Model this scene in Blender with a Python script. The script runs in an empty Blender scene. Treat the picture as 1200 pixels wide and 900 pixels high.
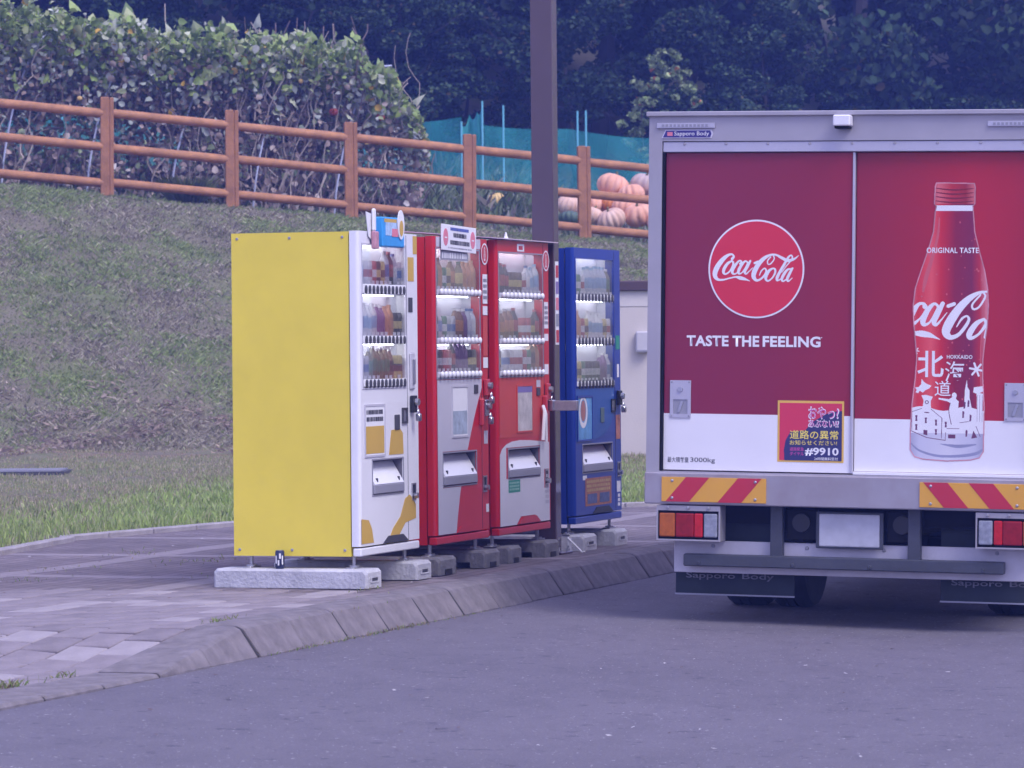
import bpy, bmesh, math, random
import numpy as np
from mathutils import Vector, Matrix, Euler

R = math.radians
SC = bpy.context.scene
COL = SC.collection
random.seed(7)
RNG = np.random.default_rng(11)

# ------------------------------------------------------------------ camera
cam_d = bpy.data.cameras.new('camera')
cam_d.sensor_width = 36.0
cam_d.lens = 138.0
cam_d.shift_y = -0.035            # the lens axis sits a little above the picture centre
cam_d.clip_start = 0.5
cam_d.clip_end = 600.0
cam = bpy.data.objects.new('camera', cam_d)
COL.objects.link(cam)
cam.location = (0.0, 0.0, 1.48)
# held level, rolled about half a degree
cam.matrix_world = Matrix.Translation((0, 0, 1.48)) @ Matrix.Rotation(R(90), 4, 'X') @ Matrix.Rotation(R(-0.54), 4, 'Z')
SC.camera = cam
cam_d.dof.use_dof = True
cam_d.dof.focus_distance = 22.5
cam_d.dof.aperture_fstop = 10.0

# ------------------------------------------------------------------ sky, sun, exposure
SUN_EL, SUN_AZ = 52.0, 138.0      # degrees; azimuth clockwise from +Y
world = bpy.data.worlds.new('World')
SC.world = world
world.use_nodes = True
wn, wl = world.node_tree.nodes, world.node_tree.links
wn.clear()
w_out = wn.new('ShaderNodeOutputWorld')
w_bg = wn.new('ShaderNodeBackground')
w_sky = wn.new('ShaderNodeTexSky')
w_sky.sky_type = 'NISHITA'
w_sky.sun_disc = False
w_sky.sun_elevation = R(SUN_EL)
w_sky.sun_rotation = R(SUN_AZ)
w_sky.air_density = 1.0
w_sky.dust_density = 4.0
w_sky.ozone_density = 1.5
w_mix = wn.new('ShaderNodeMix')
w_mix.data_type = 'RGBA'
w_mix.inputs[0].default_value = 0.72
w_mix.inputs[7].default_value = (5.8, 5.85, 10.9, 1)   # an even veil of high, lilac-grey cloud
wl.new(w_sky.outputs[0], w_mix.inputs[6])
wl.new(w_mix.outputs[2], w_bg.inputs[0])
w_bg.inputs[1].default_value = 0.1
wl.new(w_bg.outputs[0], w_out.inputs[0])

sun_d = bpy.data.lights.new('sun', 'SUN')
sun_d.energy = 1.5
sun_d.angle = R(30)
sun_d.color = (1.0, 0.95, 0.98)
sun = bpy.data.objects.new('sun', sun_d)
COL.objects.link(sun)
az = R(SUN_AZ)
to_sun = Vector((math.sin(az) * math.cos(R(SUN_EL)), math.cos(az) * math.cos(R(SUN_EL)), math.sin(R(SUN_EL))))
sun.rotation_euler = (-to_sun).to_track_quat('-Z', 'Y').to_euler()
sun.location = (-10, -20, 30)

SC.view_settings.view_transform = 'Standard'
SC.view_settings.look = 'None'
SC.view_settings.gamma = 1.0
SC.view_settings.use_curve_mapping = False
SC.view_settings.exposure = 0.78
SC.render.engine = 'CYCLES'
SC.cycles.max_bounces = 5
SC.cycles.diffuse_bounces = 3
SC.cycles.glossy_bounces = 3
SC.cycles.transparent_max_bounces = 10
SC.cycles.volume_bounces = 0
SC.cycles.use_denoising = True
SC.cycles.use_adaptive_sampling = True
SC.cycles.adaptive_threshold = 0.02


# ------------------------------------------------------------------ materials
MATS = {}

def mat(name, rgb, rough=0.55, metal=0.0, var=0.10, vscale=3.0, bump=0.0, bscale=60.0, spec=0.5, rgb2=None, coat=0.0):
    """Principled paint / plastic / stone with soft mottling and fine relief."""
    if name in MATS:
        return MATS[name]
    m = bpy.data.materials.new(name)
    m.use_nodes = True
    n, l = m.node_tree.nodes, m.node_tree.links
    b = n['Principled BSDF']
    b.inputs['Roughness'].default_value = rough
    b.inputs['Metallic'].default_value = metal
    b.inputs['Specular IOR Level'].default_value = spec
    b.inputs['Coat Weight'].default_value = coat
    tc = n.new('ShaderNodeTexCoord')
    if var > 0:
        no = n.new('ShaderNodeTexNoise')
        no.inputs['Scale'].default_value = vscale
        no.inputs['Detail'].default_value = 7
        no.inputs['Roughness'].default_value = 0.62
        l.new(tc.outputs['Object'], no.inputs['Vector'])
        rmp = n.new('ShaderNodeValToRGB')
        rmp.color_ramp.elements[0].position = 0.32
        rmp.color_ramp.elements[1].position = 0.68
        lo = rgb if rgb2 is None else rgb2
        k = 1 - var if rgb2 is None else 1
        rmp.color_ramp.elements[0].color = (lo[0] * k, lo[1] * k, lo[2] * k, 1)
        k = 1 + var * 0.6 if rgb2 is None else 1
        rmp.color_ramp.elements[1].color = (min(1, rgb[0] * k), min(1, rgb[1] * k), min(1, rgb[2] * k), 1)
        l.new(no.outputs['Fac'], rmp.inputs[0])
        l.new(rmp.outputs[0], b.inputs['Base Color'])
    else:
        b.inputs['Base Color'].default_value = (*rgb, 1)
    if bump > 0:
        nb = n.new('ShaderNodeTexNoise')
        nb.inputs['Scale'].default_value = bscale
        nb.inputs['Detail'].default_value = 5
        l.new(tc.outputs['Object'], nb.inputs['Vector'])
        bp = n.new('ShaderNodeBump')
        bp.inputs['Strength'].default_value = bump
        bp.inputs['Distance'].default_value = 0.02
        l.new(nb.outputs['Fac'], bp.inputs['Height'])
        l.new(bp.outputs[0], b.inputs['Normal'])
    MATS[name] = m
    return m


def mat_attr(name, rough=0.65, trans=0.0, spec=0.25):
    """Leaf / blade colour stored per leaf."""
    m = bpy.data.materials.new(name)
    m.use_nodes = True
    n, l = m.node_tree.nodes, m.node_tree.links
    b = n['Principled BSDF']
    b.inputs['Roughness'].default_value = rough
    b.inputs['Specular IOR Level'].default_value = spec
    a = n.new('ShaderNodeAttribute')
    a.attribute_name = 'leafcol'
    l.new(a.outputs['Color'], b.inputs['Base Color'])
    if trans > 0:
        t = n.new('ShaderNodeBsdfTranslucent')
        l.new(a.outputs['Color'], t.inputs['Color'])
        mx = n.new('ShaderNodeMixShader')
        mx.inputs[0].default_value = trans
        l.new(b.outputs[0], mx.inputs[1])
        l.new(t.outputs[0], mx.inputs[2])
        l.new(mx.outputs[0], n['Material Output'].inputs[0])
    MATS[name] = m
    return m


def mat_glass(name, tint=(0.9, 0.9, 0.95), refl=0.25, rough=0.02):
    m = bpy.data.materials.new(name)
    m.use_nodes = True
    n, l = m.node_tree.nodes, m.node_tree.links
    n.clear()
    o = n.new('ShaderNodeOutputMaterial')
    t = n.new('ShaderNodeBsdfTransparent')
    t.inputs[0].default_value = (*tint, 1)
    g = n.new('ShaderNodeBsdfGlossy')
    g.inputs['Roughness'].default_value = rough
    f = n.new('ShaderNodeLayerWeight')
    f.inputs[0].default_value = .5
    pw = n.new('ShaderNodeMath')
    pw.operation = 'POWER'
    pw.inputs[1].default_value = 5.0
    l.new(f.outputs['Facing'], pw.inputs[0])
    ad = n.new('ShaderNodeMath')
    ad.operation = 'MULTIPLY_ADD'
    ad.use_clamp = True
    ad.inputs[1].default_value = .8
    ad.inputs[2].default_value = refl
    l.new(pw.outputs[0], ad.inputs[0])
    mx = n.new('ShaderNodeMixShader')
    l.new(ad.outputs[0], mx.inputs[0])
    l.new(t.outputs[0], mx.inputs[1])
    l.new(g.outputs[0], mx.inputs[2])
    l.new(mx.outputs[0], o.inputs[0])
    MATS[name] = m
    return m


def mat_net(name, rgb, alpha):
    m = bpy.data.materials.new(name)
    m.use_nodes = True
    n, l = m.node_tree.nodes, m.node_tree.links
    b = n['Principled BSDF']
    b.inputs['Roughness'].default_value = 0.8
    tc = n.new('ShaderNodeTexCoord')
    no = n.new('ShaderNodeTexNoise')
    no.inputs['Scale'].default_value = 2.5
    no.inputs['Detail'].default_value = 5
    l.new(tc.outputs['Object'], no.inputs['Vector'])
    r = n.new('ShaderNodeValToRGB')
    r.color_ramp.elements[0].color = (rgb[0] * .7, rgb[1] * .75, rgb[2] * .8, 1)
    r.color_ramp.elements[1].color = (*rgb, 1)
    l.new(no.outputs['Fac'], r.inputs[0])
    l.new(r.outputs[0], b.inputs['Base Color'])
    mr = n.new('ShaderNodeMapRange')
    mr.inputs[3].default_value = alpha - .15
    mr.inputs[4].default_value = alpha + .15
    l.new(no.outputs['Fac'], mr.inputs[0])
    l.new(mr.outputs[0], b.inputs['Alpha'])
    MATS[name] = m
    return m


# ------------------------------------------------------------------ mesh helpers
class MB:
    def __init__(s):
        s.v, s.f, s.m = [], [], []

    def add(s, verts, faces, m=0):
        o = len(s.v)
        s.v += [tuple(p) for p in verts]
        s.f += [tuple(i + o for i in f) for f in faces]
        s.m += [m] * len(faces)
        return s

    def box(s, x0, x1, y0, y1, z0, z1, m=0, bev=0.0, seg=1, M=None):
        bm = bmesh.new()
        bmesh.ops.create_cube(bm, size=1)
        bmesh.ops.scale(bm, vec=(x1 - x0, y1 - y0, z1 - z0), verts=bm.verts)
        bmesh.ops.translate(bm, vec=((x0 + x1) / 2, (y0 + y1) / 2, (z0 + z1) / 2), verts=bm.verts)
        if bev > 0:
            bmesh.ops.bevel(bm, geom=list(bm.edges), offset=bev, segments=seg, profile=0.5, affect='EDGES')
        if M is not None:
            bmesh.ops.transform(bm, matrix=M, verts=bm.verts)
        bm.verts.index_update()
        s.add([v.co[:] for v in bm.verts], [[v.index for v in f.verts] for f in bm.faces], m)
        bm.free()
        return s

    def prism(s, pts, y0, y1, m=0):
        """polygon in x-z (counter-clockwise seen from -y), extruded y0..y1"""
        n = len(pts)
        V = [(p[0], y0, p[1]) for p in pts] + [(p[0], y1, p[1]) for p in pts]
        Fc = [list(range(n)), [n + i for i in range(n)][::-1]]
        for i in range(n):
            j = (i + 1) % n
            Fc.append([i, n + i, n + j, j])
        return s.add(V, Fc, m)

    def lathe(s, prof, n=16, c=(0, 0, 0), axis='z', m=0, cap=True):
        V, Fc = [], []
        for r, h in prof:
            for k in range(n):
                a = 2 * math.pi * k / n
                x, y = r * math.cos(a), r * math.sin(a)
                p = {'z': (x, y, h), 'y': (x, h, -y), 'x': (h, x, y)}[axis]
                V.append((p[0] + c[0], p[1] + c[1], p[2] + c[2]))
        for i in range(len(prof) - 1):
            for k in range(n):
                k2 = (k + 1) % n
                Fc.append([i * n + k, i * n + k2, (i + 1) * n + k2, (i + 1) * n + k])
        if cap:
            Fc.append(list(range(n))[::-1])
            Fc.append([(len(prof) - 1) * n + k for k in range(n)])
        return s.add(V, Fc, m)

    def tube(s, pts, r, n=8, m=0):
        pts = [Vector(p) for p in pts]
        rr = r if isinstance(r, (list, tuple)) else [r] * len(pts)
        V, Fc = [], []
        for i, p in enumerate(pts):
            d = (pts[min(i + 1, len(pts) - 1)] - pts[max(i - 1, 0)]).normalized()
            u = d.orthogonal().normalized() if i == 0 else (u - d * u.dot(d)).normalized()
            w = d.cross(u)
            for k in range(n):
                a = 2 * math.pi * k / n
                V.append(tuple(p + (u * math.cos(a) + w * math.sin(a)) * rr[i]))
        for i in range(len(pts) - 1):
            for k in range(n):
                k2 = (k + 1) % n
                Fc.append([i * n + k, i * n + k2, (i + 1) * n + k2, (i + 1) * n + k])
        Fc.append(list(range(n))[::-1])
        Fc.append([(len(pts) - 1) * n + k for k in range(n)])
        return s.add(V, Fc, m)

    def plate(s, x0, x1, z0, z1, y0, y1, holes=(), m=0):
        """upright plate with rectangular holes through it"""
        xs = sorted({x0, x1, *[h[0] for h in holes], *[h[1] for h in holes]})
        zs = sorted({z0, z1, *[h[2] for h in holes], *[h[3] for h in holes]})
        nx, nz = len(xs), len(zs)
        V = [(x, y, z) for y in (y0, y1) for z in zs for x in xs]
        I = lambda i, j, k: k * nx * nz + j * nx + i
        def solid(i, j):
            if i < 0 or j < 0 or i >= nx - 1 or j >= nz - 1:
                return False
            cx, cz = (xs[i] + xs[i + 1]) / 2, (zs[j] + zs[j + 1]) / 2
            return not any(h[0] < cx < h[1] and h[2] < cz < h[3] for h in holes)
        Fc = []
        for i in range(nx - 1):
            for j in range(nz - 1):
                if not solid(i, j):
                    continue
                Fc.append([I(i, j, 0), I(i + 1, j, 0), I(i + 1, j + 1, 0), I(i, j + 1, 0)])
                Fc.append([I(i, j, 1), I(i, j + 1, 1), I(i + 1, j + 1, 1), I(i + 1, j, 1)])
                if not solid(i - 1, j): Fc.append([I(i, j, 0), I(i, j + 1, 0), I(i, j + 1, 1), I(i, j, 1)])
                if not solid(i + 1, j): Fc.append([I(i + 1, j, 0), I(i + 1, j, 1), I(i + 1, j + 1, 1), I(i + 1, j + 1, 0)])
                if not solid(i, j - 1): Fc.append([I(i, j, 0), I(i, j, 1), I(i + 1, j, 1), I(i + 1, j, 0)])
                if not solid(i, j + 1): Fc.append([I(i, j + 1, 0), I(i + 1, j + 1, 0), I(i + 1, j + 1, 1), I(i, j + 1, 1)])
        return s.add(V, Fc, m)

    def mesh(s, name, mats, smooth=None):
        me = bpy.data.meshes.new(name)
        me.from_pydata(s.v, [], s.f)
        for x in (mats if isinstance(mats, (list, tuple)) else [mats]):
            me.materials.append(x)
        if any(s.m):
            me.polygons.foreach_set('material_index', s.m)
        if smooth is not None:
            me.polygons.foreach_set('use_smooth', [True] * len(me.polygons))
            me.set_sharp_from_angle(angle=R(smooth))
        me.update()
        return me

    def build(s, name, mats, parent=None, smooth=None, loc=None, rot=None):
        return link(name, s.mesh(name, mats, smooth), parent, loc, rot)


def link(name, data, parent=None, loc=None, rot=None):
    o = bpy.data.objects.new(name, data)
    COL.objects.link(o)
    o.parent = parent
    if loc is not None: o.location = loc
    if rot is not None: o.rotation_euler = rot
    return o


def tag(o, label=None, cat=None, group=None, kind=None):
    if label: o['label'] = label
    if cat: o['category'] = cat
    if group: o['group'] = group
    if kind: o['kind'] = kind
    return o


def thing(name, label, cat, loc=(0, 0, 0), rz=0.0, group=None, rot=None):
    o = link(name, None, None, loc, rot if rot else (0, 0, rz))
    o.empty_display_size = 0.2
    return tag(o, label, cat, group)


def copy_tree(o, parent=None):
    c = o.copy()
    COL.objects.link(c)
    c.parent = parent
    for ch in list(o.children):
        copy_tree(ch, c)
    return c


def np_mesh(name, V, Fq, material, colors=None, smooth=False):
    """V (n,3), Fq (m,k) with the same k for all; colors per face"""
    me = bpy.data.meshes.new(name)
    n, (m, k) = len(V), Fq.shape
    me.vertices.add(n)
    me.vertices.foreach_set('co', np.asarray(V, np.float32).ravel())
    me.loops.add(m * k)
    me.loops.foreach_set('vertex_index', Fq.astype(np.int32).ravel())
    me.polygons.add(m)
    me.polygons.foreach_set('loop_start', np.arange(0, m * k, k, dtype=np.int32))
    if colors is not None:
        a = me.attributes.new('leafcol', 'FLOAT_COLOR', 'FACE')
        c4 = np.ones((m, 4), np.float32)
        c4[:, :3] = np.repeat(colors, 2, 0) if len(colors) * 2 == m else colors
        a.data.foreach_set('color', c4.ravel())
    me.materials.append(material)
    if smooth:
        me.polygons.foreach_set('use_smooth', np.ones(m, bool))
    me.update(calc_edges=True)
    return me


def vnoise(x, y, seed=0):
    x, y = np.asarray(x, float), np.asarray(y, float)
    xi, yi = np.floor(x).astype(np.int64), np.floor(y).astype(np.int64)
    fx, fy = x - xi, y - yi
    fx, fy = fx * fx * (3 - 2 * fx), fy * fy * (3 - 2 * fy)
    def h(a, b):
        q = (a * 374761393 + b * 668265263 + seed * 982451653) & 0x7fffffff
        q = ((q ^ (q >> 13)) * 1274126177) & 0x7fffffff
        return ((q ^ (q >> 16)) & 0xffff) / 65535.0
    return (h(xi, yi) * (1 - fx) + h(xi + 1, yi) * fx) * (1 - fy) + (h(xi, yi + 1) * (1 - fx) + h(xi + 1, yi + 1) * fx) * fy


def fbm(x, y, seed=0):
    return (vnoise(x, y, seed) + .5 * vnoise(x * 2.1, y * 2.1, seed + 1) + .25 * vnoise(x * 4.3, y * 4.3, seed + 2)) / 1.75


def sstep(a, b, x):
    t = np.clip((np.asarray(x, float) - a) / (b - a), 0, 1)
    return t * t * (3 - 2 * t)


# ---- printed graphics: a mask is turned into thin flat strips, so printed shapes never overlap
class Mask:
    def __init__(s, x0, y0, x1, y1, res):
        s.x0, s.y0, s.res = x0, y0, res
        s.nx, s.ny = int((x1 - x0) / res), int((y1 - y0) / res)
        s.X, s.Y = np.meshgrid(x0 + (np.arange(s.nx) + .5) * res, y0 + (np.arange(s.ny) + .5) * res)
        s.a = np.zeros((s.ny, s.nx), bool)

    def poly(s, pts, val=True):
        ins = np.zeros_like(s.a)
        n = len(pts)
        for i in range(n):
            (xa, ya), (xb, yb) = pts[i], pts[(i + 1) % n]
            if ya == yb: continue
            c = ((ya > s.Y) != (yb > s.Y)) & (s.X < (xb - xa) * (s.Y - ya) / (yb - ya) + xa)
            ins ^= c
        s.a[ins] = val
        return s

    def ell(s, cx, cy, rx, ry, val=True):
        s.a[((s.X - cx) / rx) ** 2 + ((s.Y - cy) / ry) ** 2 < 1] = val
        return s

    def rect(s, x0, y0, x1, y1, val=True):
        s.a[(s.X > x0) & (s.X < x1) & (s.Y > y0) & (s.Y < y1)] = val
        return s

    def stroke(s, pts, val=True):
        """smooth pen stroke through (x, y, width)"""
        P = np.array(pts, float)
        n = len(P)
        for i in range(n - 1):
            p0, p1, p2, p3 = P[max(i - 1, 0)], P[i], P[i + 1], P[min(i + 2, n - 1)]
            st = max(3, int(np.hypot(*(p2 - p1)[:2]) / (s.res * 1.0)))
            for t in np.linspace(0, 1, st):
                q = .5 * (2 * p1 + (p2 - p0) * t + (2 * p0 - 5 * p1 + 4 * p2 - p3) * t * t + (3 * p1 - p0 - 3 * p2 + p3) * t ** 3)
                r = max(q[2] / 2, s.res * .6)
                i0, i1 = int((q[0] - r - s.x0) / s.res) - 1, int((q[0] + r - s.x0) / s.res) + 2
                j0, j1 = int((q[1] - r - s.y0) / s.res) - 1, int((q[1] + r - s.y0) / s.res) + 2
                i0, j0 = max(i0, 0), max(j0, 0)
                if i1 <= i0 or j1 <= j0: continue
                w = (s.X[j0:j1, i0:i1] - q[0]) ** 2 + (s.Y[j0:j1, i0:i1] - q[1]) ** 2 < r * r
                s.a[j0:j1, i0:i1][w] = val
        return s

    def build(s, name, material, parent, fx, fz, y):
        """fx, fz: (scale, offset) from mask units to local x and z"""
        V, Fc, open_ = [], [], {}
        def emit(i0, i1, j0, j1):
            xa, xb = s.x0 + i0 * s.res, s.x0 + i1 * s.res
            ya, yb = s.y0 + j0 * s.res, s.y0 + j1 * s.res
            o = len(V)
            X = (xa * fx[0] + fx[1], xb * fx[0] + fx[1])
            Z = (ya * fz[0] + fz[1], yb * fz[0] + fz[1])
            if Z[0] > Z[1]: Z = Z[::-1]
            V.extend([(X[0], y, Z[0]), (X[1], y, Z[0]), (X[1], y, Z[1]), (X[0], y, Z[1])])
            Fc.append((o, o + 1, o + 2, o + 3))
        for j in range(s.ny + 1):
            runs = set()
            if j < s.ny:
                d = np.flatnonzero(np.diff(np.concatenate(([0], s.a[j].astype(np.int8), [0]))))
                runs = set(zip(d[0::2].tolist(), d[1::2].tolist()))
            for k in list(open_):
                if k not in runs: emit(k[0], k[1], open_.pop(k), j)
            for k in runs: open_.setdefault(k, j)
        me = bpy.data.meshes.new(name)
        me.from_pydata(V, [], Fc)
        me.materials.append(material)
        return link(name, me, parent)


def text(name, body, x0, x1, z0, z1, y, material, parent, bold=0.0, shear=0.0, gap=1.0):
    """flat lettering filling the box x0..x1, z0..z1 on the plane y"""
    cu = bpy.data.curves.new('lettering', 'FONT')
    cu.body = body
    cu.offset = bold
    cu.shear = shear
    cu.space_character = gap
    cu.resolution_u = 3
    o = bpy.data.objects.new('lettering', cu)
    COL.objects.link(o)
    bpy.context.view_layer.update()
    me = bpy.data.meshes.new_from_object(o.evaluated_get(bpy.context.evaluated_depsgraph_get()))
    bpy.data.objects.remove(o)
    bpy.data.curves.remove(cu)
    if not me.vertices:
        return None
    c = np.zeros(len(me.vertices) * 3, np.float32)
    me.vertices.foreach_get('co', c)
    c = c.reshape(-1, 3)
    lo, hi = c.min(0), c.max(0)
    q = np.empty_like(c)
    q[:, 0] = x0 + (c[:, 0] - lo[0]) / (hi[0] - lo[0]) * (x1 - x0)
    q[:, 1] = y
    q[:, 2] = z0 + (c[:, 1] - lo[1]) / (hi[1] - lo[1]) * (z1 - z0)
    me.vertices.foreach_set('co', q.ravel())
    me.name = name
    me.materials.clear()
    me.materials.append(material)
    me.update()
    return link(name, me, parent)


def sheet(name, x0, x1, z0, z1, y, material, parent, th=0.0012):
    return MB().box(x0, x1, y, y + th, z0, z1).build(name, material, parent)


# ------------------------------------------------------------------ row frame (kerb, machines, truck all follow it)
ROW = R(90 - 18.6)
C_, S_ = math.sin(R(18.6)), math.cos(R(18.6))
P0 = Vector((-0.90, 21.95, 0.0))

def row(s, v, z=0.0):
    """s along the kerb, v away from the road"""
    return Vector((P0.x + C_ * s - S_ * v, P0.y + S_ * s + C_ * v, z))

def row_inv(X, Y):
    return (X - P0.x) * C_ + (Y - P0.y) * S_, -(X - P0.x) * S_ + (Y - P0.y) * C_

PAVE = 0.14

# ------------------------------------------------------------------ terrain shape
EDGE = np.array([(-60, 8), (-12, 10), (-8, 14), (-5, 19.5), (-4, 23.4), (-3.43, 26.2), (-3.12, 28.2), (-2.59, 29.25), (-2.16, 30.1), (-1.0, 31.5), (0.9, 33.0), (3, 34.2), (8, 36), (20, 37), (60, 38)], float)

def edge_y(X):
    return np.interp(X, EDGE[:, 0], EDGE[:, 1])

def fence_y(X):
    return 49.0 + .383 * (np.clip(X, -14, 16) + 5.04)

def fence_z(X):
    return 3.46 - .0915 * (np.clip(X, -14, 12) + 5.04)

def terrain(X, Y):
    X, Y = np.asarray(X, float), np.asarray(Y, float)
    ey = edge_y(X)
    fy, fz = fence_y(X), fence_z(X) - .11
    foot = fy - 7.9
    zlawn = 0.15 + .30 * np.clip((Y - ey) / np.maximum(foot - ey, 1), 0, 1)
    t = np.clip((Y - foot) / (fy - .9 - foot), 0, 1)
    t = t * .75 + .25 * t * t * (3 - 2 * t)
    bank = zlawn + (fz - .45) * t
    z = np.where(Y < foot, zlawn, bank)
    back = fz + .085 * np.clip(Y - fy - .3, 0, 13) + .30 * np.clip(Y - fy - 14, 0, 60)
    z = np.where(Y > fy - .9, np.where(Y > fy + .3, back, fz + (z - fz) * np.clip((fy + .3 - Y) / 1.2, 0, 1)), z)
    z = z + (fbm(X * .8, Y * .8, 3) - .5) * .10 * sstep(0, 2, Y - ey)
    return z


# ================================================================== SETTING
# ---- road: a broad asphalt sheet with a gentle crossfall from the kerb
def road_z(X, Y):
    s, v = row_inv(X, Y)
    return -.03 * np.clip(-.62 - v, 0, 2.6)

xs = np.concatenate([np.linspace(-70, -6, 9), np.linspace(-5, 7, 49), np.linspace(8, 70, 9)])
ys = np.concatenate([np.linspace(-40, 8, 9), np.linspace(9, 34, 60), np.linspace(35, 39, 3)])
GX, GY = np.meshgrid(xs, ys)
GZ = road_z(GX, GY)
nx, ny = len(xs), len(ys)
idx = np.arange(nx * ny).reshape(ny, nx)
Fq = np.stack([idx[:-1, :-1], idx[:-1, 1:], idx[1:, 1:], idx[1:, :-1]], -1).reshape(-1, 4)

def road_material():
    m = bpy.data.materials.new('asphalt')
    m.use_nodes = True
    n, l = m.node_tree.nodes, m.node_tree.links
    b = n['Principled BSDF']
    b.inputs['Roughness'].default_value = .8
    b.inputs['Specular IOR Level'].default_value = .35
    tc = n.new('ShaderNodeTexCoord')
    def noise(scale, detail, sc=(1, 1, 1), rough=.6):
        mp = n.new('ShaderNodeMapping')
        mp.inputs['Scale'].default_value = sc
        mp.inputs['Rotation'].default_value = (0, 0, R(12))
        l.new(tc.outputs['Object'], mp.inputs[0])
        q = n.new('ShaderNodeTexNoise')
        q.inputs['Scale'].default_value = scale
        q.inputs['Detail'].default_value = detail
        q.inputs['Roughness'].default_value = rough
        l.new(mp.outputs[0], q.inputs['Vector'])
        return q
    big = noise(.25, 3)
    mid = noise(5.0, 6, (1.0, .5, 1), .7)
    fine = noise(95, 3)
    spk = noise(48, 2)
    r1 = n.new('ShaderNodeValToRGB')
    r1.color_ramp.elements[0].position = .3
    r1.color_ramp.elements[0].color = (.138, .126, .149, 1)
    r1.color_ramp.elements[1].position = .72
    r1.color_ramp.elements[1].color = (.170, .155, .181, 1)
    l.new(big.outputs['Fac'], r1.inputs[0])
    def mixm(a, fac, col, mode='MULTIPLY'):
        x = n.new('ShaderNodeMix')
        x.data_type = 'RGBA'
        x.blend_type = mode
        l.new(fac, x.inputs[0])
        l.new(a, x.inputs[6])
        x.inputs[7].default_value = (*col, 1)
        return x.outputs[2]
    def ramp(src, a, b2):
        r = n.new('ShaderNodeMapRange')
        r.inputs[1].default_value = a
        r.inputs[2].default_value = b2
        l.new(src, r.inputs[0])
        return r.outputs[0]
    c = mixm(r1.outputs[0], ramp(mid.outputs['Fac'], .45, .70), (.84, .84, .86))
    dash = noise(10.0, 4, (1.0, 1.0, 1), .6)
    c = mixm(c, ramp(dash.outputs['Fac'], .62, .68), (.64, .64, .68))
    c = mixm(c, ramp(fine.outputs['Fac'], .45, .75), (.72, .72, .74))
    c = mixm(c, ramp(spk.outputs['Fac'], .67, .74), (.50, .48, .49), 'MIX')     # pale stone chips
    l.new(c, b.inputs['Base Color'])
    bp = n.new('ShaderNodeBump')
    bp.inputs['Strength'].default_value = .55
    bp.inputs['Distance'].default_value = .012
    l.new(fine.outputs['Fac'], bp.inputs['Height'])
    l.new(bp.outputs[0], b.inputs['Normal'])
    return m

road = link('road', np_mesh('road', np.stack([GX, GY, GZ], -1).reshape(-1, 3), Fq, road_material(), smooth=True))
tag(road, kind='structure')

# ---- cracks and dark scuffs pressed into the asphalt by the kerb
# ---- pavement sheet, with the dropped kerb's ramp
KB, KF, KT, KBK = -.645, -.555, -.525, -.33      # kerb profile: foot, face top, top edge, back
def drop(s):
    """0 = full kerb, 1 = dropped kerb"""
    return 1 - sstep(-4.15, -2.95, s)

def pave_z(s, v):
    d = drop(s)
    return PAVE - d * .125 * (1 - sstep(-.33, 1.5, v))

ss = np.concatenate([np.linspace(-14, -6, 9), np.linspace(-5.6, -2, 37), np.linspace(-1.6, 16, 45)])
vv = np.concatenate([np.linspace(KBK, 2, 25), np.linspace(2.3, 16, 40)])
GS, GV = np.meshgrid(ss, vv)
GX, GY = P0.x + C_ * GS - S_ * GV, P0.y + S_ * GS + C_ * GV
GZ = pave_z(GS, GV) + (fbm(GS * 1.1, GV * 1.1, 9) - .5) * .012 - .004
nx, ny = len(ss), len(vv)
idx = np.arange(nx * ny).reshape(ny, nx)
Fq = np.stack([idx[:-1, :-1], idx[:-1, 1:], idx[1:, 1:], idx[1:, :-1]], -1).reshape(-1, 4)
Vl = np.stack([GS, GV, GZ], -1).reshape(-1, 3)       # kept in the row frame so bonds follow the kerb

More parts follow.
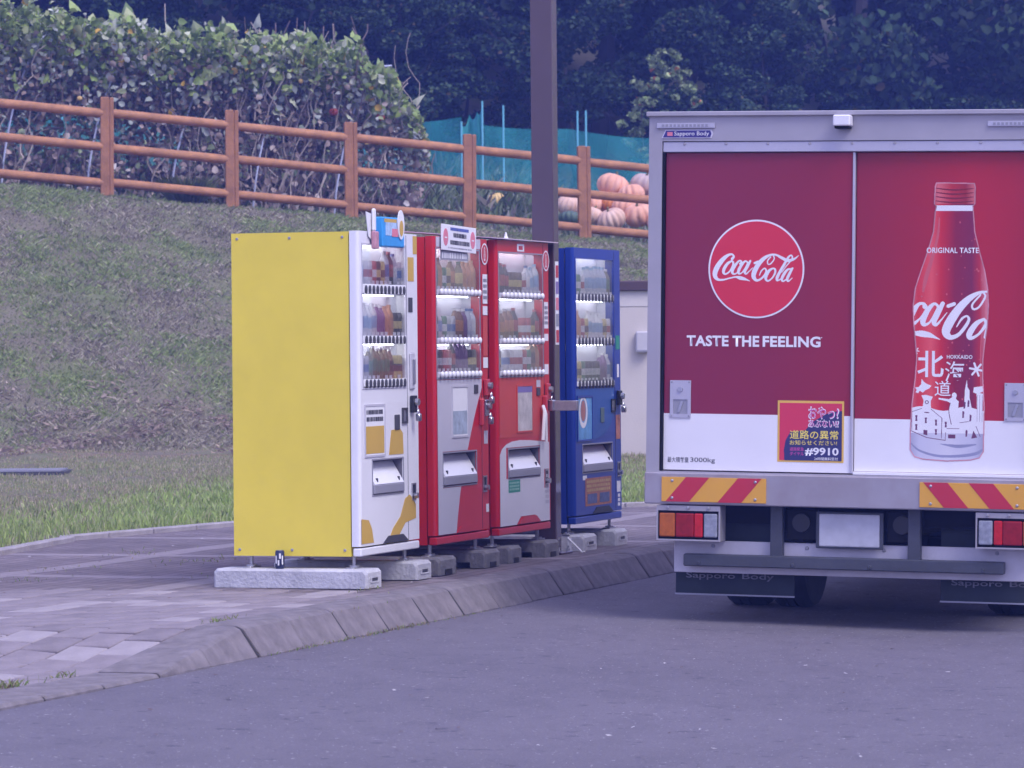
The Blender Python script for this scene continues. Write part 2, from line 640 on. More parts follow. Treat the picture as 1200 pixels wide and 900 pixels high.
def pave_material(name, joints=True):
    m = bpy.data.materials.new(name)
    m.use_nodes = True
    n, l = m.node_tree.nodes, m.node_tree.links
    b = n['Principled BSDF']
    b.inputs['Roughness'].default_value = .85
    tc = n.new('ShaderNodeTexCoord')
    no = n.new('ShaderNodeTexNoise')
    no.inputs['Scale'].default_value = 1.7
    no.inputs['Detail'].default_value = 8
    no.inputs['Roughness'].default_value = .7
    l.new(tc.outputs['Object'], no.inputs['Vector'])
    r = n.new('ShaderNodeValToRGB')
    e = r.color_ramp.elements
    e[0].position, e[0].color = .30, (.115, .092, .096, 1)
    e[1].position, e[1].color = .70, (.225, .188, .195, 1)
    l.new(no.outputs['Fac'], r.inputs[0])
    col = r.outputs[0]
    if joints:
        bk = n.new('ShaderNodeTexBrick')
        bk.inputs['Color1'].default_value = (.86, .86, .86, 1)
        bk.inputs['Color2'].default_value = (1.1, 1.08, 1.08, 1)
        bk.inputs['Mortar'].default_value = (.42, .42, .40, 1)
        bk.inputs['Scale'].default_value = 1.0
        bk.inputs['Mortar Size'].default_value = .006
        bk.inputs['Brick Width'].default_value = .2
        bk.inputs['Row Height'].default_value = .1
        l.new(tc.outputs['Object'], bk.inputs['Vector'])
        mx = n.new('ShaderNodeMix')
        mx.data_type, mx.blend_type = 'RGBA', 'MULTIPLY'
        mx.inputs[0].default_value = 1
        l.new(col, mx.inputs[6])
        l.new(bk.outputs['Color'], mx.inputs[7])
        # pale courses laid across the bond
        bd = n.new('ShaderNodeTexBrick')
        bd.offset = 0
        bd.inputs['Color1'].default_value = (0, 0, 0, 1)
        bd.inputs['Color2'].default_value = (0, 0, 0, 1)
        bd.inputs['Mortar'].default_value = (1, 1, 1, 1)
        bd.inputs['Scale'].default_value = 1.0
        bd.inputs['Mortar Size'].default_value = .10
        bd.inputs['Mortar Smooth'].default_value = .0
        bd.inputs['Brick Width'].default_value = 2.25
        bd.inputs['Row Height'].default_value = 1.5
        mp = n.new('ShaderNodeMapping')
        mp.inputs['Location'].default_value = (1.25, .35, 0)
        l.new(tc.outputs['Object'], mp.inputs[0])
        l.new(mp.outputs[0], bd.inputs['Vector'])
        m2 = n.new('ShaderNodeMix')
        m2.data_type = 'RGBA'
        ml = n.new('ShaderNodeMath')
        ml.operation = 'MULTIPLY'
        ml.inputs[1].default_value = .45
        l.new(bd.outputs['Color'], ml.inputs[0])
        l.new(ml.outputs[0], m2.inputs[0])
        l.new(mx.outputs[2], m2.inputs[6])
        m2.inputs[7].default_value = (.36, .32, .33, 1)
        col = m2.outputs[2]
    l.new(col, b.inputs['Base Color'])
    nb = n.new('ShaderNodeTexNoise')
    nb.inputs['Scale'].default_value = 55
    l.new(tc.outputs['Object'], nb.inputs['Vector'])
    bp = n.new('ShaderNodeBump')
    bp.inputs['Strength'].default_value = .4
    bp.inputs['Distance'].default_value = .01
    l.new(nb.outputs['Fac'], bp.inputs['Height'])
    l.new(bp.outputs[0], b.inputs['Normal'])
    return m

pavement = link('pavement', np_mesh('pavement', Vl, Fq, pave_material('paving_bricks'), smooth=True), None, P0[:], (0, 0, ROW))
tag(pavement, kind='structure')
# (row frame: local x = s, local y = v)

# individual flagstones on and beside the ramp, nearest the camera
flag_m = [mat('flagstone_grey', (.25, .215, .225), .85, var=.2, vscale=5, bump=.3), mat('flagstone_pale', (.335, .298, .305), .85, var=.15, vscale=5, bump=.3),
          mat('flagstone_dark', (.215, .185, .195), .85, var=.25, vscale=5, bump=.3)]
flags = [MB().box(-.146, .146, -.096, .096, -.04, 0, bev=.005).mesh('paver', q) for q in flag_m]
cnt = 0
for i in range(22):
    for j in range(11):
        s, v = -6.85 + i * .3 + (.15 if j % 2 else 0), KBK + .105 + j * .2
        if v > 1.9: continue
        dz = 1e-3
        zz = float(pave_z(s, v))
        tx = (float(pave_z(s + .1, v)) - zz) / .1
        ty = (float(pave_z(s, v + .1)) - zz) / .1
        pale = (j in (1, 6)) or (i % 7 == 4)
        k = 1 if (pale and random.random() < .6) else (2 if random.random() < .25 else 0)
        o = link('paver', flags[k], pavement, (s, v, zz + .006 + random.uniform(-.002, .002)), (math.atan(ty), -math.atan(tx), random.uniform(-.01, .01)))
        cnt += 1

# concrete edging between paving and grass
edg_m = mat('concrete_edging', (.36, .33, .33), .9, var=.3, vscale=4, bump=.3)
ex = []
px_, d_ = -5.5, 0
fine = np.linspace(-5.5, 3.2, 800)
fy = edge_y(fine)
acc = np.concatenate([[0], np.cumsum(np.hypot(np.diff(fine), np.diff(fy)))])
eb = MB().box(-.295, .295, -.05, .05, -.14, .0, bev=.008).mesh('edging_block', edg_m)
inv_row = Matrix.Rotation(-ROW, 4, 'Z') @ Matrix.Translation(-P0)
for k in np.arange(.3, acc[-1], .605):
    X = np.interp(k, acc, fine); X2 = np.interp(k + .1, acc, fine)
    Y, Y2 = edge_y(X), edge_y(X2)
    p = inv_row @ Vector((X, Y - .05, PAVE + .035))
    o = link('edging_block', eb, pavement, p, (0, 0, math.atan2(Y2 - Y, X2 - X) - ROW))

# ---- kerb stones
kerb = link('kerb', None, None, P0[:], (0, 0, ROW))
tag(kerb, kind='structure')
kerb_m = mat('kerb_concrete', (.195, .172, .178), .9, var=.30, vscale=9, bump=.25, bscale=120)

def kerb_mesh(za, zb, L=.582, inset=0.0, m_=None):
    """one stone, height za at its start, zb at its end"""
    m = MB()
    tl = (0, .018, .25, .5, .75, .982, 1)
    n = len(tl)
    sec = []
    for t in tl:
        z = za + (zb - za) * t
        k = max(0.0, (z - .03) / (PAVE + .01 - .03))
        x = -L / 2 + L * t
        e = inset + (.005 if t in (0, 1) else 0.0)          # worn arrises at the joints
        z -= e * .8
        sec.append([(x, KB + e, -.12), (x, KB + e, .004), (x, KB + e + (KF - KB) * k, max(.004, z - .016)), (x, KB + e + .012 + (KT - KB - .016) * k, z - .003), (x, KB + e + .03 + (KT + .008 - KB - .03) * k, z), (x, KBK - .004, z), (x, KBK - .004, -.12)])
    V = [p for q in sec for p in q]
    w = 7
    Fc = []
    for i in range(n - 1):
        for j in range(w):
            j2 = (j + 1) % w
            Fc.append([i * w + j, i * w + j2, (i + 1) * w + j2, (i + 1) * w + j][::-1])
    Fc.append(list(range(w)))
    Fc.append([(n - 1) * w + j for j in range(w)][::-1])
    m.add(V, Fc)
    return m.mesh('kerb_stone', m_ or kerb_m, smooth=22)

kcore = mat('kerb_joint_dirt', (.035, .032, .032), .95, var=.3)
k_full = kerb_mesh(PAVE + .012, PAVE + .012)
k_low = kerb_mesh(.022, .022)
j_full, j_low = kerb_mesh(PAVE + .012, PAVE + .012, .03, .007, kcore), kerb_mesh(.020, .020, .03, .004, kcore)
for k in range(-22, 24):
    s = -2.95 + .3 + k * .6
    if k >= 0: me = k_full
    elif k == -1: me = kerb_mesh(.085, PAVE + .012)
    elif k == -2: me = kerb_mesh(.022, .085)
    else: me = k_low
    if k != -1: link('kerb_joint', j_full if k >= 0 else j_low, kerb, (s - .3, 0, 0))
    link('kerb_stone', me, kerb, (s, random.uniform(-.006, .006), random.uniform(-.003, .003)), (0, 0, random.uniform(-.006, .006)))

# ---- grassy ground: lawn, bank, field above it and wooded hill
cols = np.concatenate([np.linspace(-70, -16, 10), np.linspace(-14, -8, 10), np.linspace(-7.6, 8, 84), np.linspace(8.5, 18, 14), np.linspace(22, 70, 9)])
tt = np.concatenate([np.linspace(0, 1, 26)[:-1], np.linspace(1, 2, 46)[:-1], np.linspace(2, 3, 30)[:-1], np.linspace(3, 4, 14)])
T, X = np.meshgrid(tt, cols, indexing='ij')
ey, fy_ = edge_y(X), fence_y(X)
ft = fy_ - 7.9
ft = np.maximum(ft, ey + .5)
Y = np.where(T < 1, ey + (ft - ey) * T, np.where(T < 2, ft + (fy_ - ft) * (T - 1), np.where(T < 3, fy_ + 16 * (T - 2), fy_ + 16 + (120 - fy_ - 16) * (T - 3))))
Z = terrain(X, Y) + np.where(T > 0.02, (fbm(X * 3, Y * 3, 5) - .5) * .05, 0)
nyy, nxx = T.shape
idx = np.arange(nxx * nyy).reshape(nyy, nxx)
Fq = np.stack([idx[:-1, :-1], idx[:-1, 1:], idx[1:, 1:], idx[1:, :-1]], -1).reshape(-1, 4)

def turf_material():
    m = bpy.data.materials.new('turf')
    m.use_nodes = True
    n, l = m.node_tree.nodes, m.node_tree.links
    b = n['Principled BSDF']
    b.inputs['Roughness'].default_value = .95
    b.inputs['Specular IOR Level'].default_value = .1
    tc = n.new('ShaderNodeTexCoord')
    def ns(sc, d):
        q = n.new('ShaderNodeTexNoise')
        q.inputs['Scale'].default_value = sc
        q.inputs['Detail'].default_value = d
        q.inputs['Roughness'].default_value = .7
        l.new(tc.outputs['Object'], q.inputs['Vector'])
        return q
    a = ns(.9, 8)
    r = n.new('ShaderNodeValToRGB')
    e = r.color_ramp.elements
    e[0].position, e[0].color = .30, (.21, .19, .13, 1)
    e[1].position, e[1].color = .62, (.24, .28, .12, 1)
    x = e.new(.47); x.color = (.29, .26, .18, 1)
    l.new(a.outputs['Fac'], r.inputs[0])
    l.new(r.outputs[0], b.inputs['Base Color'])
    f = ns(22, 6)
    bp = n.new('ShaderNodeBump')
    bp.inputs['Strength'].default_value = .9
    bp.inputs['Distance'].default_value = .08
    l.new(f.outputs['Fac'], bp.inputs['Height'])
    l.new(bp.outputs[0], b.inputs['Normal'])
    return m

bank = link('grass_bank', np_mesh('grass_bank', np.stack([X, Y, Z], -1).reshape(-1, 3), Fq, turf_material(), smooth=True))
tag(bank, kind='structure')


# ---- grass blades
grass_m = mat_attr('grass_blades', .75, .35, .15)

def blades(name, P, H, W, colr, label, cat='grass', lean=.5):
    """P (n,3) roots; H, W per blade; bent two-piece blades"""
    n = len(P)
    a = RNG.uniform(0, 2 * np.pi, n)
    d = np.stack([np.cos(a), np.sin(a), np.zeros(n)], 1)
    la = RNG.uniform(0, 2 * np.pi, n)
    ln = np.stack([np.cos(la), np.sin(la), np.zeros(n)], 1) * (RNG.uniform(.1, 1, n) * lean * H)[:, None]
    up = np.zeros((n, 3)); up[:, 2] = H
    w = W[:, None] * d / 2
    V = np.stack([P - w, P + w, P + up * .6 + ln * .4 + w * .7, P + up * RNG.uniform(.75, 1, n)[:, None] + ln], 1).reshape(-1, 3)
    b = np.arange(n)[:, None] * 4
    Fq = np.concatenate([b, b + 1, b + 2, b + 3], 1)
    o = link(name, np_mesh(name, V, Fq, grass_m, colr))
    return tag(o, label, cat, kind='stuff')

def pal(n, cols_, wts, jit=.18):
    c = np.array(cols_)[RNG.choice(len(cols_), n, p=np.array(wts) / sum(wts))]
    return np.clip(c * (1 + RNG.normal(0, jit, (n, 1))), .004, .9)

# lawn strip behind the paving
n = 170000
X = RNG.uniform(-6.2, 3.2, n)
ey = edge_y(X)
q = RNG.uniform(0, 1, n) ** .95
Y = ey + .03 + q * (fence_y(X) - 7.7 - ey)
keep = np.abs(X / Y) < .142
X, Y, ey = X[keep], Y[keep], ey[keep]
n = len(X)
near = 1 - sstep(1.5, 8.5, Y - ey)
path = np.exp(-((Y - (fence_y(X) - 9.6 + .5 * np.sin(X * 1.3))) / .7) ** 2)
lush = fbm(X * .9, Y * .5, 21)
Hh = (.03 + .085 * near * (.35 + .9 * lush) + .02 * lush) * RNG.uniform(.5, 1.3, n) * (1 - .5 * path) * (.45 + .55 * sstep(.0, .5, Y - ey))
Cg = pal(n, [(.35, .47, .14), (.43, .53, .19), (.52, .55, .27)], [4, 4, 2])
Cd = pal(n, [(.46, .39, .26), (.36, .36, .18), (.30, .36, .15), (.54, .47, .34)], [3, 3, 3, 1.5])
mixv = np.clip(near * (.75 + .5 * lush) - .6 * path, 0, 1)
pick = (RNG.uniform(0, 1, n) < mixv)[:, None]
Cp = pal(n, [(.48, .37, .27), (.40, .30, .22)], [1, 1])
colr = np.where(pick, Cg, np.where((RNG.uniform(0, 1, n) < path)[:, None], Cp, Cd))
blades('lawn_grass', np.stack([X, Y, terrain(X, Y) - .01], 1), Hh, RNG.uniform(.006, .013, n), colr, 'tall bright green grass strip behind the paving, drier further back')

# mown, matted bank
n = 260000
X = RNG.uniform(-7.2, 3.4, n)
fy_ = fence_y(X)
Y = fy_ - 8.1 + RNG.uniform(0, 1, n) * 9.0
keep = np.abs(X / Y) < .138
X, Y = X[keep], Y[keep]
n = len(X)
a1 = fbm(X * 1.0 + Y * .35, Y * 1.6, 31)
a2 = fbm(X * 2.6, Y * 3.4, 37)
topgreen = sstep(-.9, -.1, Y - fence_y(X))
Hh = (.025 + .055 * a2 + .04 * topgreen) * RNG.uniform(.5, 1.4, n)
green = pal(n, [(.28, .36, .13), (.34, .41, .17), (.42, .46, .24)], [4, 4, 2], .2)
dry = pal(n, [(.45, .41, .30), (.38, .34, .25), (.53, .49, .37), (.30, .265, .195)], [4, 3, 2, 2], .25)
fr = RNG.uniform(0, 1, n)
gsel = fr < np.clip(.45 + 3.4 * (a1 - .47) + .7 * topgreen, .08, .95)
colr = np.where(gsel[:, None], green, dry)
dark = (a2 < .36)[:, None]
colr = np.where(dark, colr * .7, colr)
blades('bank_grass', np.stack([X, Y, terrain(X, Y) - .015], 1), Hh, RNG.uniform(.006, .015, n), colr, 'matted mown grass on the slope below the fence', lean=1.5)

# straw left lying at the foot of the bank
n = 5200
X = RNG.uniform(-6.6, 1.5, n)
band = RNG.choice([-7.55, -7.1, -6.5, -9.4], n, p=[.4, .25, .15, .2])
Y = fence_y(X) + band + .35 * np.sin(X * 2.1 + band * 3) + RNG.normal(0, .16, n)
keep = fbm(X * 1.4, band * 3, 51) > .47
X, Y = X[keep], Y[keep]
n = len(X)
blades('cut_straw', np.stack([X, Y, terrain(X, Y) + RNG.uniform(0, .07, n)], 1), RNG.uniform(.015, .05, n), RNG.uniform(.02, .05, n), pal(n, [(.42, .33, .26), (.32, .25, .20), (.50, .41, .34)], [3, 3, 1]), 'pale cut straw lying in rows at the foot of the slope', 'straw', lean=4.5)

# rough field above the fence
n = 30000
X = RNG.uniform(-8.2, 6.5, n)
Y = fence_y(X) + .1 + RNG.uniform(0, 1, n) ** 1.1 * 15
keep = np.abs(X / Y) < .142
X, Y = X[keep], Y[keep]
n = len(X)
a1 = fbm(X * .9, Y * .6, 61)
dist = Y - fence_y(X)
Hh = (.05 + .40 * sstep(1.2, 4.5, dist) * (.35 + a1)) * RNG.uniform(.4, 1.2, n)
green = pal(n, [(.17, .23, .11), (.23, .28, .16), (.13, .17, .09), (.31, .34, .24)], [4, 4, 3, 2], .22)
dry = pal(n, [(.36, .32, .25), (.26, .22, .19), (.44, .44, .40)], [3, 3, 2])
gsel = RNG.uniform(0, 1, n) < np.clip(.35 + a1 * .8, 0, .95)
blades('field_weeds', np.stack([X, Y, terrain(X, Y) - .02], 1), Hh, RNG.uniform(.02, .06, n) * (1 + dist * .06), np.where(gsel[:, None], green, dry), 'rough grey-green weeds covering the field behind the fence', 'weeds', lean=.8)


# ================================================================== VENDING MACHINES
M_white = mat('white_enamel', (.82, .82, .83), .35, var=.05, vscale=2, spec=.5)
M_yellow = mat('yellow_vinyl', (.84, .68, .070), .40, var=.07, vscale=2.2, bump=.03, bscale=6)
M_red = mat('red_enamel', (.56, .020, .028), .32, var=.08, vscale=2)
M_redp = mat('red_print', (.52, .045, .055), .4, var=.06)
M_orange = mat('faded_red_panel', (.58, .075, .055), .45, var=.08)
M_blue = mat('blue_enamel', (.015, .050, .32), .30, var=.08, vscale=2)
M_blue2 = mat('light_blue_panel', (.022, .10, .36), .4, var=.15, vscale=2.5)
M_grey = mat('grey_panel', (.56, .55, .60), .45, var=.05)
M_steel = mat('brushed_steel', (.55, .55, .57), .3, metal=1.0, var=.08, vscale=20)
M_dgrey = mat('dark_grey_plastic', (.06, .06, .07), .5, var=.1)
M_recess = mat('recess_grey', (.16, .15, .19), .5, var=.1)
M_black = mat('black_plastic', (.015, .015, .018), .45, var=.1)
M_flap = mat('flap_white', (.83, .83, .84), .3, var=.03)
M_lip = mat('flap_lip_grey', (.30, .30, .35), .4, var=.05)
M_paper = mat('paper_white', (.80, .80, .80), .7, var=.04)
M_liner = mat('display_liner', (.66, .66, .72), .5, var=.06)
M_glass = mat_glass('display_glass', (.95, .95, .97), .15, .03)
M_green = mat('green_sticker', (.03, .30, .20), .5, var=.1)
M_bluep = mat('blue_print', (.05, .22, .62), .5, var=.15, vscale=9)
M_pink = mat('pink_print', (.72, .22, .28), .5, var=.1)
M_gold = mat('golden_print', (.62, .40, .07), .5, var=.08)
M_marks = mat('dark_print', (.035, .035, .05), .6, var=0)
M_cover = mat('clouded_plastic', (.62, .50, .56), .35, var=.1)
M_conc_w = mat('whitewashed_concrete', (.62, .62, .64), .85, var=.18, vscale=5, bump=.35, bscale=50, rgb2=(.40, .40, .42))
M_conc_g = mat('grey_concrete', (.24, .23, .235), .9, var=.3, vscale=7, bump=.45, bscale=50, rgb2=(.13, .125, .13))
M_galv = mat('galvanised_steel', (.48, .48, .50), .4, metal=.85, var=.15, vscale=15)

M_tube = mat('lamp_tube', (.9, .9, .9), .4, var=0)
_b = M_tube.node_tree.nodes['Principled BSDF']
_b.inputs['Emission Color'].default_value = (.92, .93, 1.0, 1)
_b.inputs['Emission Strength'].default_value = 11.0

# ---- drinks: a few bottle and can meshes shared by every shelf
def bottle_mesh(name, liquid, label, cap, r=.031, h=.205):
    m = MB()
    m.lathe([(r * .9, 0), (r, .008), (r, h * .28)], 10, m=0)
    m.lathe([(r, h * .28), (r * 1.01, h * .29), (r * 1.01, h * .62), (r, h * .63)], 10, m=1, cap=False)
    m.lathe([(r, h * .63), (r * .9, h * .72), (r * .42, h * .88), (r * .40, h * .92)], 10, m=0, cap=False)
    m.lathe([(r * .46, h * .92), (r * .46, h)], 10, m=2)
    return m.mesh(name, [liquid, label, cap], smooth=40)

def can_mesh(name, body, band, r=.029, h=.125):
    m = MB()
    m.lathe([(r * .82, 0), (r, .008), (r, h * .36)], 10, m=0, cap=True)
    m.lathe([(r, h * .36), (r, h * .66)], 10, m=1, cap=False)
    m.lathe([(r, h * .66), (r, h - .012), (r * .82, h)], 10, m=0)
    return m.mesh(name, [body, band], smooth=40)

def pm(nm, c, rough=.3):
    g = (c[0] + c[1] + c[2]) / 3
    return mat('drink_' + nm, tuple(.60 * q + .40 * (.5 * g + .34) for q in c), rough, var=.15, vscale=40)
dc = dict(amber=(.30, .12, .03), tea=(.20, .17, .03), clear=(.55, .60, .68), red=(.55, .03, .04), blue=(.04, .16, .50), green=(.05, .26, .10), white=(.75, .75, .75), orange=(.70, .26, .03), yellow=(.70, .55, .08), black=(.03, .025, .025), purple=(.22, .06, .28), sky=(.25, .50, .75), silver=(.55, .55, .58), brown=(.12, .06, .03))
dm = {k: pm(k, v) for k, v in dc.items()}
BOT = [bottle_mesh('drink_bottle', dm[a], dm[b], dm[c]) for a, b, c in (('tea', 'green', 'white'), ('amber', 'orange', 'white'), ('clear', 'blue', 'white'), ('clear', 'sky', 'sky'), ('black', 'red', 'red'), ('tea', 'yellow', 'green'), ('amber', 'brown', 'white'), ('white', 'sky', 'white'), ('purple', 'purple', 'white'), ('orange', 'orange', 'orange'), ('clear', 'white', 'blue'))]
CAN = [can_mesh('drink_can', dm[a], dm[b]) for a, b in (('black', 'silver'), ('red', 'white'), ('blue', 'silver'), ('brown', 'yellow'), ('silver', 'blue'), ('yellow', 'brown'), ('green', 'white'), ('white', 'red'), ('black', 'yellow'))]


def marks(name, x0, x1, z0, z1, y, rows, material, parent, seed=1, fill=.62):
    """rows of tiny unreadable print"""
    rr = random.Random(seed)
    k = Mask(0, 0, 100, 100, 1.0)
    h = 100 / rows
    for i in range(rows):
        x = 2
        while x < 96:
            w = rr.uniform(3, 8)
            k.rect(x, i * h + h * .2, min(98, x + w), i * h + h * (.2 + fill))
            x += w + rr.uniform(1.5, 3)
    return k.build(name, material, parent, ((x1 - x0) / 100, x0), (-(z1 - z0) / 100, z1), y)


def machine(name, label, s0, W, cfg):
    """origin: front-left foot of the door, resting height of the concrete blocks; x right, y back"""
    t = thing(name, label, 'vending machine', row(s0, 0, .275), ROW, 'vending machines in a row on the pavement')
    D, z0, z1 = cfg.get('D', .75), .04, cfg.get('top', 1.875)
    wx0, wx1, wz0, wz1 = cfg['win']
    fx0, fx1, fz0, fz1 = cfg['flap']
    doorm, cabm = cfg['door'], cfg['cab']
    dth = .055
    # cabinet: side shell with the display recess, and the body behind it
    cab = MB()
    cab.plate(.006, W - .006, z0, z1 - .004, dth + .008, .26, [(wx0 - .01, wx1 + .01, wz0 - .01, wz1 + .045), (fx0, fx1, fz0, fz1)])
    cab.box(.006, W - .006, .26, D, z0, z1 - .004)
    cab.build('cabinet', cabm, t)
    # door
    d = MB()
    d.plate(.022, W - .006, .095, z1, 0, dth, [(wx0, wx1, wz0, wz1), (fx0, fx1, fz0, fz1)])
    arc = [(.022, 0)] + [(.022 - .022 * math.sin(a), .022 - .022 * math.cos(a)) for a in (.3, .6, .9, 1.2, math.pi / 2)] + [(0, dth), (.022, dth)]
    n_ = len(arc)
    V = [(p[0], p[1], z) for z in (.095, z1) for p in arc]
    Fc = [[i, i + n_, (i + 1) % n_ + n_, (i + 1) % n_] for i in range(n_ - 1)] + [list(range(n_)), [n_ + i for i in range(n_)][::-1]]
    d.add(V, Fc)
    door = d.build('door', doorm, t)
    # plinth strip under the door
    pl = MB().box(.0, W - .004, .0, .05, z0, .086, bev=.006)
    pl.build('plinth', cfg.get('plinth', doorm), t)
    # liner of the display and its three shelves
    ln = MB()
    ln.box(wx0 - .006, wx1 + .006, .118, .122, wz0 - .006, wz1 + .034)
    ln.box(wx0 - .009, wx0 - .005, .058, .118, wz0 - .006, wz1 + .034)
    ln.box(wx1 + .005, wx1 + .009, .058, .118, wz0 - .006, wz1 + .034)
    ln.box(wx0 - .005, wx1 + .005, .058, .118, wz1 + .034, wz1 + .038)
    ln.build('display_liner', M_liner, t)
    strips = cfg['strips']
    for zb, zt in strips:
        MB().box(wx0 - .004, wx1 + .004, .02, .116, zb - .004, zt - .012).build('shelf', M_liner, t)
        st = MB().box(wx0 + .004, wx1 - .004, -.008, .02, zb, zt, bev=.003).build('button_strip', cfg.get('stripm', M_white), t)
        nb = 11
        w = (wx1 - wx0 - .02) / nb
        if cfg.get('beads'):
            bme = cfg.setdefault('_bm', MB().lathe([(.010, 0), (.017, -.004), (.021, -.010), (.017, -.018), (.006, -.021)][::-1], 10, axis='y').mesh('button', M_flap, smooth=60))
            zc = zb + (zt - zb) * .55
        else:
            k_ = MB()
            k_.lathe([(w * .32, .0), (w * .32, -.004), (w * .24, -.006)][::-1], 10, axis='y')
            k_.v = [(a, b, c * 1.25) for a, b, c in k_.v]
            bme = cfg.setdefault('_bm', k_.mesh('button', M_dgrey, smooth=40))
            zc = zb + (zt - zb) * .42
        for i in range(nb):
            link('button', bme, st, (wx0 + .01 + w * (i + .5), -.008, zc))
    for zl_ in [wz1 + .012] + [zb - .0105 for zb, zt in strips[:-1]]:
        MB().box(wx0 + .03, wx1 - .03, .062, .076, zl_, zl_ + .005, bev=.001).build('display_lamp', M_tube, t)
    # one pane of glass for each shelf
    tops = [wz1] + [zb - .002 for zb, zt in strips[:-1]]
    for (zb, zt), up in zip(strips, tops):
        MB().box(wx0 + .002, wx1 - .002, .001, .005, zt + .002, up - .002).build('glass_pane', M_glass, t)
    # window surround bead
    fr = MB().plate(wx0 - .008, wx1 + .008, wz0 - .008, wz1 + .008, -.004, .0, [(wx0, wx1, wz0, wz1)])
    fr.build('window_trim', cfg.get('trim', M_lip), t)
    # delivery flap: recess, sloping white flap, lip
    fl = MB()
    fl.box(fx0 - .002, fx1 + .002, .235, .24, fz0, fz1)
    fl.box(fx0 - .004, fx0 + .002, .004, .236, fz0, fz1)
    fl.box(fx1 - .002, fx1 + .004, .004, .236, fz0, fz1)
    fl.box(fx0 + .002, fx1 - .002, .004, .236, fz1 - .004, fz1 + .002)
    fl.build('flap_recess', M_recess, t)
    sl = MB()
    zl = fz0 + (fz1 - fz0) * .30
    xs0, xs1 = fx0 + .012, fx1 - .012
    sl.add([(xs0, -.012, zl), (xs1, -.012, zl), (xs1, .062, fz1 - .012), (xs0, .062, fz1 - .012),
            (xs0, -.004, zl - .008), (xs1, -.004, zl - .008), (xs1, .072, fz1 - .02), (xs0, .072, fz1 - .02)],
           [(0, 1, 2, 3), (7, 6, 5, 4), (0, 4, 5, 1), (1, 5, 6, 2), (2, 6, 7, 3), (3, 7, 4, 0)])
    flap = sl.build('delivery_flap', M_flap, t)
    for xx in (xs0 + .06, xs1 - .06):
        MB().box(xx - .006, xx + .006, -.006, .006, zl + .012, zl + .034, M=None).build('flap_slot', M_dgrey, flap)
    MB().box(fx0 + .004, fx1 - .004, -.012, .04, fz0 + .004, zl - .004, bev=.004).build('flap_lip', M_lip, t)
    MB().plate(fx0 - .008, fx1 + .008, fz0 - .008, fz1 + .008, -.004, 0, [(fx0, fx1, fz0, fz1)]).build('flap_frame', M_lip, t)
    # foot notch at the door's bottom edge
    nx0, nx1 = W * .36, W * .80
    MB().prism([(nx0, .096), (nx1, .096), (nx1 - .09, .137), (nx0 + .09, .137)], -.0035, .0).build('foot_notch', cfg.get('notch', M_dgrey), t)
    # coin return cup and column door seam
    cx = cfg.get('cup', W - .085)
    MB().plate(cx - .034, cx + .034, .325, .425, -.006, 0, [(cx - .024, cx + .024, .335, .415)]).build('coin_cup_rim', M_steel, t)
    MB().box(cx - .024, cx + .024, -.003, -.0008, .335, .415).build('coin_cup_back', M_black, t)
    MB().lathe([(.017, -.03), (.017, -.004)], 10, c=(cx, 0, .352), axis='y').build('coin_cup_ball', M_steel, t)
    sx = cfg.get('seam', W - .17)
    MB().box(sx - .002, sx + .002, -.0015, 0, .10, z1 - .01).build('door_seam', M_dgrey, t)
    # four levelling feet on plates
    for xx in (.07, W - .07):
        for yy in (.07, D - .08):
            f = MB()
            f.lathe([(.030, -.022), (.030, -.012), (.011, -.010), (.011, z0)], 10, c=(xx, yy, 0))
            f.box(xx - .075, xx + .075, yy - .028, yy + .028, -.030, -.022, bev=.002)
            f.build('levelling_foot', M_galv, t, smooth=40)
    return t


def lock_set(t, x, z, y=-.004, body=M_dgrey):
    """hasp with a padlock on the door's edge"""
    h = MB()
    h.box(x - .034, x + .034, y - .022, y, z - .05, z + .05, bev=.004)
    h.build('lock_plate', body, t)
    MB().lathe([(.020, y - .045), (.022, y - .024)], 12, c=(x, 0, z + .012), axis='y').build('lock_barrel', M_steel, t, smooth=40)
    p = MB()
    p.box(x - .020, x + .020, y - .055, y - .026, z - .10, z - .055, bev=.006)
    a = [(x + .014 * math.cos(q), y - .04, z - .055 + .024 * math.sin(q)) for q in np.linspace(0, math.pi, 7)]
    p.tube(a, .004, 6)
    p.build('padlock', M_steel, t, smooth=40)


